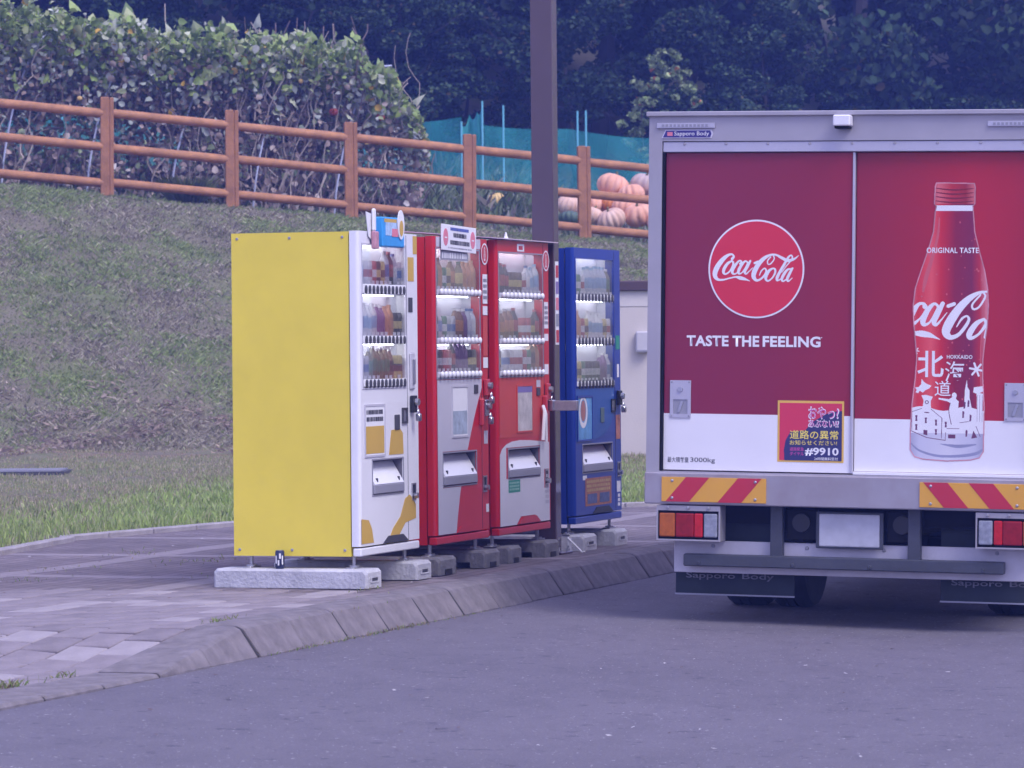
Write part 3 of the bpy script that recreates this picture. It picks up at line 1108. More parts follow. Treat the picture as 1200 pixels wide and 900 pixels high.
def stock(t, where, cfg, seed):
    """drinks on the three shelves behind the glass"""
    rr = random.Random(seed)
    wx0, wx1, wz0, wz1 = cfg['win']
    names = ('top', 'middle', 'bottom')
    for r_, (zb, zt) in enumerate(cfg['strips']):
        nb = 10
        w = (wx1 - wx0 - .02) / nb
        z = zt - .010
        run = rr.randrange(len(BOT)); kind = r_ != 2 or rr.random() < .3
        for i in range(nb):
            if rr.random() < .02: continue
            if rr.random() < .55: run = rr.randrange(99)
            if rr.random() < .25: kind = not kind
            use_b = kind
            me = BOT[run % len(BOT)] if use_b else CAN[run % len(CAN)]
            k = 1.0 if not use_b else rr.uniform(.88, 1.0)
            o = link('drink_bottle' if use_b else 'drink_can', me, None, None)
            p = Vector((wx0 + .018 + w * (i + .5), .040 if use_b else .038, z))
            o.matrix_world = t.matrix_basis @ Matrix.Translation(p) @ Matrix.Rotation(rr.uniform(0, 6), 4, 'Z') @ Matrix.Diagonal((k, k, k * (1 if use_b else 1.15), 1))
            tag(o, ('drink bottle' if use_b else 'drink can') + ' behind glass on the %s shelf of %s' % (names[r_], where), 'bottle' if use_b else 'can', 'drinks on the %s shelf of %s' % (names[r_], where))
        # price tickets below the drinks
        pt = MB()
        for i in range(nb):
            if rr.random() < .85:
                x = wx0 + .025 + w * (i + .5)
                pt.box(x - .022, x + .022, .0056, .0072, zt + .003, zt + .022)
        pt.build('price_tickets', M_paper, t)


# --- yellow-sided machine
cY = dict(win=(.05, .755, .985, 1.80), strips=[(1.522, 1.575), (1.241, 1.283), (.948, .990)], flap=(.19, .69, .38, .575), door=M_white, cab=M_yellow, D=.775, seam=.775, cup=.865, trim=M_grey)
cY['win'] = (.05, .755, .990, 1.80)
cY['strips'] = [(1.522, 1.575), (1.241, 1.283), (.992, .996)]
cY['strips'][2] = (.994, 1.036)
mY = machine('vending_machine', 'yellow-sided vending machine with a white front, nearest the camera', .13, .965, cY)
sheet('poster', .075, .385, .605, .885, -.003, M_paper, mY)
for yy in (.10, .42, .74):
    for zz in (.075, 1.84):
        MB().lathe([(.006, .0), (.009, .006)], 8, c=(0, yy, zz), axis='x').build('panel_screw', M_lip, mY)
MB().plate(.065, .395, .595, .895, -.006, 0, [(.077, .383, .607, .883)]).build('poster_frame', M_grey, mY)
sheet('poster_print', .085, .375, .615, .77, -.0045, M_gold, mY)
marks('poster_lettering', .09, .37, .79, .87, -.0042, 2, M_marks, mY, 3)
# plain golden shapes where the front is decorated
for pts in ([(.008, .11), (.20, .11), (.17, .19), (.12, .24), (.008, .25)], [(.44, .11), (.58, .11), (.72, .20), (.90, .22), (.90, .30), (.80, .36), (.72, .34), (.64, .24), (.52, .18)]):
    MB().prism(pts, -.0022, -.0006).build('golden_patch', M_gold, mY)
MB().prism([(.46, .60), (.70, .60), (.69, .72), (.64, .75), (.50, .74)], -.0022, -.0006).build('golden_patch', M_gold, mY)
MB().box(.556, .632, -.008, 0, .74, .828, bev=.003).build('note_slot', M_dgrey, mY)
MB().plate(.678, .762, .775, .866, -.010, 0, [(.690, .750, .787, .854)]).build('coin_slot', M_dgrey, mY)
MB().box(.690, .750, -.004, -.001, .787, .854).build('coin_slot_face', M_steel, mY)
sheet('price_display', .803, .873, 1.42, 1.505, -.003, M_dgrey, mY)
MB().box(.812, .888, -.010, 0, .97, 1.185, bev=.006).build('handle_recess', M_grey, mY)
MB().box(.842, .866, -.022, -.010, 1.0, 1.15, bev=.005).build('door_handle', M_steel, mY)
lock_set(mY, .845, .885, body=M_black)
sheet('side_sticker', .80, .90, 1.60, 1.74, -.002, M_gold, mY)
sheet('side_sticker', .89, .955, 1.76, 1.865, -.002, M_gold, mY)
stock(mY, 'the yellow-sided machine', cY, 4)

# --- first red machine: light grey front with a red sweep
cR1 = dict(win=(.03, .812, 1.030, 1.80), strips=[(1.527, 1.558), (1.237, 1.268), (1.032, 1.066)], flap=(.12, .725, .385, .58), door=M_red, cab=M_red, plinth=M_red, beads=True, stripm=M_grey, seam=.835, cup=.88, notch=M_red)
mR1 = machine('vending_machine', 'red vending machine with a grey front and red sweep, next to the yellow-sided one', 1.39, .965, cR1)
W = .965
k = Mask(0, 0, 100, 100, .4)
k.poly([(2.6, -1), (87, -1), (87, 6), (80, 14), (70, 28), (60, 44), (50, 60), (43, 76), (38, 92), (36, 100), (2.6, 100)])
k.rect(11.0, 46.4, 76.2, 70.0, False)
k.build('grey_front_panel', M_grey, mR1, (.00955, .006), (-.0092, 1.018), -.0020)
sheet('grey_top_panel', .03, .836, 1.812, 1.872, -.0016, M_grey, mR1)
for nm, a, b, m_ in (('price_sticker', 1.48, 1.66, M_paper), ('price_sticker', 1.41, 1.465, M_paper), ('faded_sticker', 1.16, 1.40, M_orange), ('price_sticker', 1.085, 1.15, M_paper)):
    sheet(nm, .866, .952, a, b, -.0040, m_, mR1)
marks('sticker_print', .872, .946, 1.50, 1.64, -.0046, 4, M_lip, mR1, 8)

def emblem(t, x, z, r=.066):
    """white-ringed red roundel with a bottle in it"""
    k = Mask(-1.1, -1.1, 1.1, 1.1, .02)
    k.ell(0, 0, 1, 1); k.ell(0, 0, .86, .86, False)
    bt = [(-.12, -.62), (.12, -.62), (.12, -.40), (.17, -.1), (.22, .15), (.16, .35), (.20, .62), (-.20, .62), (-.16, .35), (-.22, .15), (-.17, -.1), (-.12, -.40)]
    k.poly(bt)
    k.poly([(p[0] * .45, p[1] * .8) for p in bt], False)
    e = MB().lathe([(r * .99, -.0045), (r * .99, -.003)], 28, c=(x, 0, z), axis='y').build('emblem_disc', M_redp, t)
    k.build('emblem_print', M_paper, e, (r, x), (-r, z), -.0052)

emblem(mR1, .905, 1.785)
sheet('display_sign', .10, .60, 1.735, 1.795, -.0035, M_lip, mR1)
marks('display_sign_print', .12, .58, 1.742, 1.790, -.0045, 1, M_paper, mR1, 12, .7)
MB().plate(.28, .575, .67, .985, -.007, 0, [(.292, .563, .682, .973)]).build('poster_frame', M_grey, mR1)
sheet('poster', .292, .563, .682, .973, -.003, M_paper, mR1)
sheet('poster_print', .30, .555, .69, .83, -.0042, mat('poster_bluegrey', (.42, .50, .58), .5, var=.35, vscale=14), mR1)
MB().box(.690, .760, -.008, 0, .93, .985, bev=.003).build('note_slot', M_dgrey, mR1)
MB().box(.78, .81, -.03, 0, .73, .90, bev=.008).build('coin_chute', M_redp, mR1)
lock_set(mR1, .90, .965, body=M_redp)
lock_set(mR1, .88, .84, body=M_steel)
sheet('info_sticker', .87, .94, .62, .70, -.0030, M_grey, mR1)
sheet('info_sticker', .90, .95, .20, .25, -.0030, M_paper, mR1)
stock(mR1, 'the grey-fronted red machine', cR1, 5)

# --- second red machine: red front with a white lower panel
cR2 = dict(win=(.035, .905, 1.030, 1.80), strips=[(1.518, 1.550), (1.232, 1.264), (1.032, 1.062)], flap=(.19, .815, .39, .57), door=M_red, cab=M_red, beads=True, stripm=M_grey, seam=.925, cup=.955, notch=M_red, top=1.88)
W2 = 1.04
mR2 = machine('vending_machine', 'all-red vending machine with a white lower panel, left of the brown post', 2.535, W2, cR2)
sheet('faded_panel', .03, .918, .645, 1.018, -.0018, M_orange, mR2)
k = Mask(0, 0, 100, 100, .4)
k.poly([(2, 100), (2, 16), (6, 9), (14, 4), (25, 1), (40, 0), (60, 1), (80, 3), (98, 5), (98, 100)])
k.rect(14.2, 8.0, 80.2, 45, False)
k.poly([(33, 100), (41, 91), (69, 91), (78, 100)], False)
k.rect(87.6, 37, 96.2, 60, False)
k.build('white_panel', mat('white_print', (.70, .69, .73), .4, var=.04), mR2, (.0103, .003), (-.0053, .625), -.0023)
marks('lettering', .92, 1.0, .20, .40, -.0032, 6, M_grey, mR2, 21)
k = Mask(0, 0, 100, 100, 1); k.rect(0, 0, 100, 100)
sheet('green_sticker', .187, .414, .30, .378, -.0036, M_green, mR2)
marks('sticker_print', .20, .40, .31, .37, -.0042, 3, mat('pale_green_print', (.35, .60, .48), .6, var=0), mR2, 22)
MB().plate(.36, .68, .67, .975, -.007, -.002, [(.372, .668, .682, .963)]).build('poster_frame', M_orange, mR2)
sheet('poster', .372, .668, .682, .963, -.004, mat('poster_cream', (.58, .55, .52), .5, var=.3, vscale=12), mR2)
sheet('poster_print', .372, .668, .925, .963, -.0052, mat('poster_violet', (.22, .18, .42), .5, var=.2), mR2)
emblem(mR2, .972, 1.765)
for nm, a, b, m_ in (('price_sticker', 1.33, 1.50, M_paper), ('price_sticker', 1.25, 1.295, M_paper), ('price_sticker', 1.035, 1.10, M_paper)):
    sheet(nm, .935, 1.015, a, b, -.0022, m_, mR2)
marks('sticker_print', .94, 1.01, 1.35, 1.48, -.0028, 4, M_lip, mR2, 9)
sheet('crown_sticker', .40, .54, 1.815, 1.862, -.002, M_paper, mR2)
sheet('crown_sticker_print', .43, .51, 1.825, 1.85, -.0028, M_redp, mR2)
MB().box(.76, .83, -.008, -.002, .90, .95, bev=.002).build('note_slot', M_dgrey, mR2)
sheet('note_sticker', .76, .84, .955, 1.0, -.004, M_grey, mR2)
lock_set(mR2, .955, .925, body=M_redp)
MB().box(.87, .90, -.035, -.001, .73, .90, bev=.008).build('coin_chute', M_redp, mR2)
# steel lock box reaching out from the door's edge
lb = MB()
lb.box(.93, .99, -.06, -.001, .80, .87, bev=.006)
lb.build('lock_bracket', M_steel, mR2)
MB().box(.945, .985, -.215, -.058, .80, .865, bev=.004).build('lock_box', M_galv, mR2)
# white strap hanging by the coin chute
st = MB()
st.tube([(.835, -.02, .835), (.825, -.035, .80), (.815, -.03, .70), (.80, -.03, .615)], [.012, .014, .013, .012], 6)
st.tube([(.835, -.02, .835), (.85, -.032, .78), (.862, -.03, .70), (.868, -.03, .60)], [.012, .013, .012, .010], 6)
st.build('strap', M_paper, mR2, smooth=60)
stock(mR2, 'the all-red machine', cR2, 9)

# --- blue machine
cB = dict(win=(.045, .885, .945, 1.795), strips=[(1.521, 1.556), (1.229, 1.265), (.947, .980)], flap=(.165, .827, .375, .558), door=M_blue, cab=M_blue, seam=.905, cup=.975, top=1.865, notch=M_black, trim=M_blue)
W3 = 1.045
mB = machine('vending_machine', 'blue vending machine, furthest along the row, right of the brown post', 4.10, W3, cB)
k = Mask(0, 0, 100, 100, .4)
k.poly([(3, 2), (97, 2), (97, 40), (88, 70), (70, 90), (40, 98), (3, 98)])
k.rect(4.5, 14, 36, 94, False)
k.build('light_blue_panel', M_blue2, mB, (.0091, .0), (-.0036, .937), -.0022)
MB().plate(.048, .383, .583, .885, -.008, 0, [(.060, .371, .595, .873)]).build('poster_frame', M_blue, mB)
sheet('poster', .060, .371, .595, .873, -.003, mat('poster_sky', (.14, .36, .62), .5, var=.35, vscale=8), mB)
k = Mask(0, 0, 100, 100, .5)
k.ell(38, 35, 30, 38); k.ell(38, 32, 20, 28, False)
k.build('poster_ring', M_paper, mB, (.0031, .060), (-.00278, .873), -.0042)
k = Mask(0, 0, 100, 100, .5); k.ell(38, 32, 17, 25)
k.build('poster_spot', mat('poster_brown', (.40, .18, .15), .5, var=.2), mB, (.0031, .060), (-.00278, .873), -.0042)
MB().box(.56, .64, -.008, -.003, .70, .80, bev=.002).build('note_slot', mat('slot_green_grey', (.10, .16, .16), .5), mB)
MB().plate(.803, .899, .765, .855, -.010, 0, [(.815, .887, .777, .843)]).build('coin_slot', M_black, mB)
MB().box(.815, .887, -.005, -.003, .777, .843).build('coin_slot_face', M_steel, mB)
lock_set(mB, .965, .86, body=M_black)
sheet('orange_sticker', .92, 1.02, .58, .745, -.002, mat('orange_sticker', (.50, .20, .13), .5, var=.3, vscale=20), mB)
sheet('green_sticker', .93, 1.02, 1.19, 1.285, -.002, M_green, mB)
sheet('white_sticker', .93, 1.01, .22, .295, -.002, M_paper, mB)
for zz in (.125, .155, .185):
    sheet('small_sticker', .95, 1.0, zz, zz + .022, -.002, M_paper, mB)
sheet('white_sticker', .165, .25, .325, .355, -.002, M_paper, mB)
st_ = sheet('promotion_sticker', .215, .80, .15, .335, -.0022, mat('promo_red', (.42, .17, .10), .5, var=.3, vscale=25), mB)
marks('promotion_print', .235, .78, .24, .325, -.0034, 3, mat('promo_yellow', (.55, .40, .15), .5, var=.2), mB, 33)
sheet('promotion_picture', .26, .47, .165, .23, -.0034, mat('promo_navy', (.10, .13, .26), .5, var=.4, vscale=18), mB)
sheet('promotion_picture', .53, .75, .165, .23, -.0034, MATS['promo_navy'], mB)
sheet('tape', .955, 1.0, 1.0, 1.09, -.002, M_paper, mB)
stock(mB, 'the blue machine', cB, 6)

# ---- concrete foot blocks, one object each
def block(s0, s1, v0, L, mtl, label, notches):
    z0, z1 = PAVE + .0, .246
    t = thing('concrete_block', label, 'concrete block', row(s0, v0, z0), ROW, 'concrete blocks under the vending machines')
    w, h = s1 - s0, z1 - z0
    m = MB()
    # outline of the long side with fork notches at the bottom
    pts = [(0, 0), (.05, 0)]
    if notches:
        pts = [(0, 0), (.10, 0), (.10, .035), (.19, .035), (.19, 0), (L - .19, 0), (L - .19, .035), (L - .10, .035), (L - .10, 0)]
    else:
        pts = [(0, 0)]
    pts += [(L, 0), (L, h - .018), (L - .018, h), (.018, h), (0, h - .018)]
    n_ = len(pts)
    c = .012
    V, Fc = [], []
    for x, ins in ((0, c), (c, 0), (w - c, 0), (w, c)):
        for p in pts:
            yy = p[0] + (ins if p[0] < .02 else (-ins if p[0] > L - .02 else 0))
            zz = p[1] - (ins if p[1] > h - .03 else 0)
            V.append((x, yy, zz))
    for a in range(3):
        for i in range(n_):
            j = (i + 1) % n_
            Fc.append([a * n_ + i, a * n_ + j, (a + 1) * n_ + j, (a + 1) * n_ + i][::-1])
    Fc.append(list(range(n_)))
    Fc.append([3 * n_ + i for i in range(n_)][::-1])
    m.add(V, Fc)
    m.build('block_body', mtl, t)
    if notches:
        MB().box(w * .30, w * .70, -.004, .004, .0, .034).build('end_pocket', M_black, t)
    else:
        MB().plate(w * .22, w * .78, h * .28, h * .62, -.004, .003, [(w * .30, w * .70, h * .36, h * .54)]).build('end_plate', mtl, t)
        MB().box(w * .30, w * .70, -.001, .001, h * .36, h * .54).build('end_pocket', M_dgrey, t)
    return t

block(.034, .272, -.07, .93, M_conc_w, 'long white concrete block under the left side of the yellow-sided machine', False)
block(.885, 1.134, -.06, .90, M_conc_w, 'white concrete block under the right side of the yellow-sided machine', False)
block(1.30, 1.60, -.05, .88, M_conc_g, 'grey concrete block under the left side of the grey-fronted red machine', True)
block(2.10, 2.38, -.06, .88, M_conc_g, 'grey concrete block under the right side of the grey-fronted red machine', True)
block(2.60, 2.83, -.05, .88, M_conc_g, 'grey concrete block under the left side of the all-red machine', True)
block(3.30, 3.565, -.06, .88, M_conc_g, 'grey concrete block under the right side of the all-red machine, beside the post', True)
block(4.10, 4.38, -.06, .88, M_conc_w, 'white concrete block under the left side of the blue machine', False)
block(4.82, 5.08, -.06, .88, M_conc_w, 'white concrete block under the right side of the blue machine', False)

# coffee can left standing on the white block
c0 = thing('coffee_can', 'small dark blue and white drink can standing on the long white block', 'can', row(.085, .475, .246))
MB().lathe([(.022, 0), (.0265, .007), (.0265, .095), (.022, .104)], 18).build('can_body', mat('can_navy', (.03, .04, .10), .3, metal=.3), c0, smooth=40)
b_ = MB()
for q, zz, hh, dd in ((3.6, .030, .045, .5), (4.3, .020, .030, .35), (4.6, .058, .030, .4), (5.2, .025, .05, .3), (2.9, .05, .03, .4)):
    V = [(.0268 * math.cos(q + d), .0268 * math.sin(q + d), z) for z in (zz, zz + hh) for d in (0, dd / 2, dd)]
    b_.add(V, [(0, 1, 4, 3), (1, 2, 5, 4)])
b_.build('can_print', M_paper, c0)
MB().lathe([(.0225, .104), (.0225, .1055), (.019, .1045)], 18).build('can_lid', M_steel, c0)

# promotional box on top of the yellow-sided machine's front
Z_top = .275 + 1.875
pr = thing('promotion_box', 'bright blue folded display box with paper tags on the yellow-sided machine', 'display box', row(.13 + .20, -.01, Z_top), ROW)
MB().box(.07, .43, -.035, .02, -.085, .085, bev=.006).build('box_body', mat('promo_cyan', (.04, .34, .72), .45, var=.12, vscale=14), pr)
sheet('box_print', .12, .30, -.02, .055, -.0365, mat('promo_pale', (.45, .62, .80), .5, var=.3, vscale=40), pr)
sheet('box_print', .22, .32, -.025, .02, -.0380, M_pink, pr)
sheet('box_header', .10, .30, .055, .075, -.0365, M_gold, pr)
MB().prism([(-.02, .10), (-.10, .11), (-.06, -.03), (.02, -.06), (.05, .06)], .0, .004).build('paper_tag', M_paper, pr)
MB().box(-.03, .03, -.03, -.002, -.10, .0, bev=.006).build('figure_strip', mat('strip_pink', (.55, .28, .33), .5, var=.25, vscale=25), pr)
MB().box(-.03, .015, -.02, -.004, .0, .13, bev=.008).build('white_tube', M_paper, pr)
k = MB().lathe([(1, -.042), (1, -.037)], 20, axis='y')
k.v = [(a * .055 + .36, b, c * .085 + .045) for a, b, c in k.v]
k.build('oval_tag', M_paper, pr)
k = MB().lathe([(1, -.0445), (1, -.043)], 20, axis='y')
k.v = [(a * .030 + .36, b, c * .045 + .025) for a, b, c in k.v]
k.build('oval_tag_print', M_gold, pr)

# notice board on the grey-fronted red machine
sg = thing('notice_board', 'white notice with two red ovals on top of the grey-fronted red machine', 'sign', row(1.39 + .085, -.012, Z_top - .07), ROW)
sg.rotation_euler = (R(0), R(1.2), ROW)
MB().box(0, .62, -.008, 0, -.01, .145, bev=.002).build('board', M_paper, sg)
for x in (.065, .555):
    k = MB().lathe([(1, -.0095), (1, -.008)], 20, axis='y')
    k.v = [(a * .042 + x, b, c * .052 + .068) for a, b, c in k.v]
    ov = k.build('red_oval', M_pink, sg)
    sheet('oval_mark', x - .02, x + .02, .062, .07, -.0105, M_paper, ov)
sheet('blue_header', .15, .48, .112, .130, -.0092, mat('header_blue', (.10, .14, .42), .5, var=.4, vscale=40), sg)
marks('notice_lettering', .20, .44, .072, .105, -.0092, 1, M_marks, sg, 41, .8)
marks('notice_lettering', .14, .50, .028, .060, -.0092, 1, M_marks, sg, 42, .8)
marks('notice_small_print', .10, .54, .004, .014, -.0092, 1, M_lip, sg, 43, .8)

# clouded cover sheet lying on the all-red machine
cv = thing('cover_sheet', 'thin pinkish plastic sheet lying on the all-red machine, lifted at the back', 'plastic sheet', row(2.45, 0, .275 + 1.88), ROW)
m_ = MB()
m_.add([(0, -.03, .004), (1.24, -.03, .002), (1.24, .70, .055), (0, .70, .065), (0, -.03, .010), (1.24, -.03, .008), (1.24, .70, .061), (0, .70, .071)],
       [(3, 2, 1, 0), (4, 5, 6, 7), (0, 1, 5, 4), (1, 2, 6, 5), (2, 3, 7, 6), (3, 0, 4, 7)])
m_.build('sheet', M_cover, cv)
MB().lathe([(.018, .012), (.010, .03), (.004, .055)], 8, c=(.42, .05, 0)).build('suction_hook', M_paper, cv)

# ---- brown square lamp post between the machines
M_brown = mat('brown_enamel', (.075, .045, .055), .20, var=.10, vscale=2.5, coat=.6)
pole = thing('lamp_post', 'dark brown square steel post rising between the all-red and the blue machine', 'post', row(3.745, .075, PAVE), ROW)
MB().box(-.056, .056, -.074, .074, 0, 5.4, bev=.006, seg=2).build('shaft', M_brown, pole)
MB().box(-.12, .12, -.13, .13, 0, .016, bev=.003).build('base_plate', M_brown, pole)
for a in (-.095, .095):
    for b in (-.105, .105):
        MB().lathe([(.014, .016), (.014, .030), (.008, .032), (.008, .05)], 6, c=(a, b, 0)).build('anchor_bolt', M_galv, pole)
MB().box(-.30, .30, -.30, .30, 5.4, 5.5, bev=.02).build('lamp_head', M_brown, pole)
tp = MB().box(-.034, .034, -.0765, -.0742, 1.36, 1.90).build('sticker_strip', M_paper, pole)
for i in range(5):
    MB().box(-.026, .026, -.0785, -.0767, 1.375 + i * .105, 1.455 + i * .105).build('sticker', [M_redp, M_lip, M_pink, mat('strip_violet', (.25, .18, .40), .5), M_redp][i], tp)

br = thing('steel_bracket', 'white triangular steel bracket on the paving between post and blue machine', 'bracket', row(3.86, -.02, PAVE), ROW)
MB().tube([(0, .0, .10), (.0, -.10, .006), (.05, -.10, .006)], .007, 6).build('bracket_bar', M_paper, br)
MB().prism([(0, 0), (.02, 0), (.02, .10), (0, .10)], -.02, .0).build('bracket_upright', M_paper, br)


# ================================================================== TRUCK
M_alu = mat('painted_aluminium', (.42, .40, .43), .42, metal=.25, var=.12, vscale=2.2)
M_alu2 = mat('header_aluminium', (.52, .51, .58), .38, metal=.3, var=.08, vscale=2)
M_sill = mat('sill_steel', (.40, .38, .42), .5, metal=.3, var=.16, vscale=3.5, rgb2=(.31, .27, .29))
M_chassis = mat('chassis_black', (.010, .010, .012), .8, var=.3, vscale=4, spec=.15)
M_rubber = mat('tyre_rubber', (.018, .018, .020), .85, var=.25, vscale=6, bump=.2)
M_flapr = mat('mudflap_rubber', (.035, .042, .048), .8, var=.25, vscale=4, spec=.2)
M_bar = mat('guard_paint', (.060, .066, .085), .5, var=.25, vscale=5, bump=.1)
M_wplate = mat('guard_white', (.55, .53, .58), .5, var=.15, vscale=4)
M_print_w = mat('vinyl_white', (.83, .82, .83), .35, var=.05, vscale=2)
M_discred = mat('vinyl_red', (.68, .030, .060), .35, var=.03)
M_lred = mat('lens_red', (.30, .010, .015), .15, var=.2, vscale=30)
M_lred2 = mat('lens_bright_red', (.55, .015, .02), .15, var=.2, vscale=30)
M_lamb = mat('lens_amber', (.45, .11, .015), .15, var=.2, vscale=30)
M_lclr = mat('lens_clear', (.30, .32, .38), .12, var=.3, vscale=30)
M_stripe_y = mat('reflective_yellow', (.74, .38, .045), .3, var=.05)
M_stripe_r = mat('reflective_red', (.52, .03, .055), .3, var=.05)


def mat_doors(name, stops, axis=0, glow=None):
    """printed colour running across the door (x, local metres)"""
    m = bpy.data.materials.new(name)
    m.use_nodes = True
    n, l = m.node_tree.nodes, m.node_tree.links
    b = n['Principled BSDF']
    b.inputs['Roughness'].default_value = .36
    tc = n.new('ShaderNodeTexCoord')
    sp = n.new('ShaderNodeSeparateXYZ')
    l.new(tc.outputs['Object'], sp.inputs[0])
    mr = n.new('ShaderNodeMapRange')
    mr.inputs[1].default_value = stops[0][0]
    mr.inputs[2].default_value = stops[-1][0]
    l.new(sp.outputs[axis], mr.inputs[0])
    no = n.new('ShaderNodeTexNoise')
    no.inputs['Scale'].default_value = 1.3
    no.inputs['Detail'].default_value = 4
    l.new(tc.outputs['Object'], no.inputs['Vector'])
    ma = n.new('ShaderNodeMath')
    ma.operation = 'MULTIPLY_ADD'
    ma.inputs[1].default_value = .10
    l.new(no.outputs['Fac'], ma.inputs[0])
    l.new(mr.outputs[0], ma.inputs[2])
    su = n.new('ShaderNodeMath')
    su.operation = 'SUBTRACT'
    su.inputs[1].default_value = .05
    l.new(ma.outputs[0], su.inputs[0])
    r = n.new('ShaderNodeValToRGB')
    e = r.color_ramp.elements
    span = stops[-1][0] - stops[0][0]
    for i, (p, c) in enumerate(stops):
        q = e[i] if i < 2 and len(stops) >= 2 and i == 0 else (e[1] if i == 1 else e.new(1.0))
        q.position = (p - stops[0][0]) / span
        q.color = (*c, 1)
    l.new(su.outputs[0], r.inputs[0])
    l.new(r.outputs[0], b.inputs['Base Color'])
    MATS[name] = m
    return m

M_doorL = mat_doors('printed_dark_red', [(-1.1, (.235, .016, .050)), (-.5, (.245, .015, .048)), (0, (.30, .013, .040))])
M_doorR = mat_doors('printed_red', [(0, (.29, .012, .038)), (.30, (.36, .013, .036)), (.62, (.47, .014, .034)), (1.1, (.38, .013, .036))])
M_bottle = mat_doors('printed_bottle', [(.30, (.62, .16, .18)), (.345, (.66, .035, .05)), (.42, (.78, .10, .11)), (.47, (.60, .022, .04)), (.55, (.27, .012, .05)), (.64, (.22, .018, .07)), (.685, (.48, .025, .05)), (.72, (.70, .22, .24))])

TL, TR, TC = -1.16, 1.10, -.03
truck = thing('delivery_truck', 'silver-framed red delivery truck parked by the kerb, seen from behind', 'truck', (1.822, 21.3, -.07), 0, rot=(0, R(1.15), R(-17.5)))
truck.rotation_mode = 'XYZ'
# rear frame round the doors
MB().plate(TL, TR, .835, 2.80, 0, .10, [(TL + .075, TR - .075, .845, 2.66)]).build('rear_frame', M_alu, truck)
MB().box(TL - .012, TR + .012, -.025, .12, 2.796, 2.822, bev=.004).build('roof_lip', M_alu, truck)
MB().box(TL + .078, TR - .078, .006, .05, 2.600, 2.657, bev=.003).build('door_rail', M_alu2, truck)
for i in range(9):
    MB().lathe([(.006, 0), (.009, .004)], 8, c=(TL + .2 + i * .235, .002, 2.645), axis='y').build('rail_rivet', M_alu, truck)
MB().box(TL + .076, TL + .088, .004, .045, .845, 2.597).build('door_gasket', M_chassis, truck)
sill = MB().box(TL, TR, -.03, .12, .665, .838, bev=.006).build('rear_sill', M_sill, truck)
# cargo box with corner posts, behind the frame
box_ = MB().box(TL + .012, TR - .012, .10, 4.35, .80, 2.79, bev=.01)
M_boxside = mat('box_side_white', (.68, .66, .68), .4, var=.06)
box_.build('cargo_box', M_boxside, truck)
for xx in (TL + .004, TR - .016):
    MB().box(xx, xx + .012, .10, 4.36, .68, .90, bev=.003).build('side_rail', M_alu, truck)
# sliding doors
yL, yR = .030, .048
dL = MB().box(TL + .090, -.012, yL, yL + .03, .852, 2.597, bev=.003).build('cargo_door', M_doorL, truck)
dR = MB().box(-.002, TR - .078, yR, yR + .03, .862, 2.597, bev=.003).build('cargo_door', M_doorR, truck)
MB().box(-.017, -.003, .018, .046, .852, 2.597, bev=.002).build('door_edge', M_alu2, truck)
MB().box(-.002, TR - .08, .020, .046, .846, .862, bev=.002).build('door_sill_strip', M_print_w, truck)
sheet('white_band', TL + .091, -.018, .853, 1.163, yL - .0016, M_print_w, dL)
sheet('white_band', .0, TR - .08, .864, 1.150, yR - .0016, M_print_w, dR)

# roundel with script lettering
def script_strokes():
    """the white script, in the units it was sketched in (x right, y down)"""
    S = []
    S.append([(348, 212, 26), (366, 188, 18), (346, 164, 16), (303, 174, 26), (248, 218, 42), (195, 287, 50), (166, 350, 50), (166, 400, 40), (196, 432, 24), (250, 436, 15), (320, 419, 12), (390, 405, 14), (432, 414, 34), (470, 422, 30), (505, 432, 16), (542, 447, 3)])
    S.append([(345, 234, 14), (300, 262, 26), (264, 315, 30), (256, 358, 24), (280, 374, 15), (322, 345, 13), (354, 292, 18), (361, 252, 18), (345, 234, 14)])
    S.append([(436, 264, 20), (450, 240, 14), (425, 233, 14), (386, 275, 26), (353, 335, 28), (356, 367, 20), (386, 371, 11), (432, 335, 7)])
    S.append([(520, 252, 12), (492, 236, 14), (452, 275, 26), (420, 335, 28), (422, 367, 18), (452, 362, 10), (490, 312, 10), (520, 252, 12)])
    S.append([(545, 234, 20), (516, 290, 26), (487, 345, 26), (500, 371, 14), (530, 347, 8), (572, 306, 4)])
    S.append([(592, 256, 20), (628, 240, 20)])
    S.append([(1066, 174, 3), (1012, 214, 20), (945, 226, 30), (882, 197, 26), (822, 168, 17), (760, 170, 20), (692, 207, 36), (632, 272, 44), (592, 345, 48), (583, 400, 42), (612, 438, 24), (655, 428, 18), (700, 385, 18), (719, 337, 15), (700, 312, 11), (666, 340, 11), (646, 384, 7)])
    S.append([(795, 176, 9), (803, 212, 10), (768, 260, 10), (738, 266, 10), (734, 228, 10), (766, 190, 9)])
    S.append([(790, 311, 13), (750, 336, 26), (719, 390, 30), (716, 428, 22), (742, 444, 13), (786, 410, 13), (815, 356, 18), (812, 319, 16), (790, 311, 13)])
    S.append([(1001, 190, 12), (986, 172, 11), (956, 192, 18), (911, 270, 24), (871, 340, 26), (837, 410, 28), (838, 438, 18), (866, 430, 9), (892, 402, 5)])
    S.append([(1001, 190, 12), (985, 226, 9), (930, 292, 7), (888, 352, 6)])
    S.append([(980, 316, 13), (946, 326, 20), (906, 380, 28), (887, 428, 22), (906, 446, 13), (946, 414, 10), (985, 350, 10), (980, 316, 12)])
    S.append([(1001, 309, 18), (966, 375, 26), (946, 425, 24), (960, 446, 13), (1000, 412, 4)])
    return S

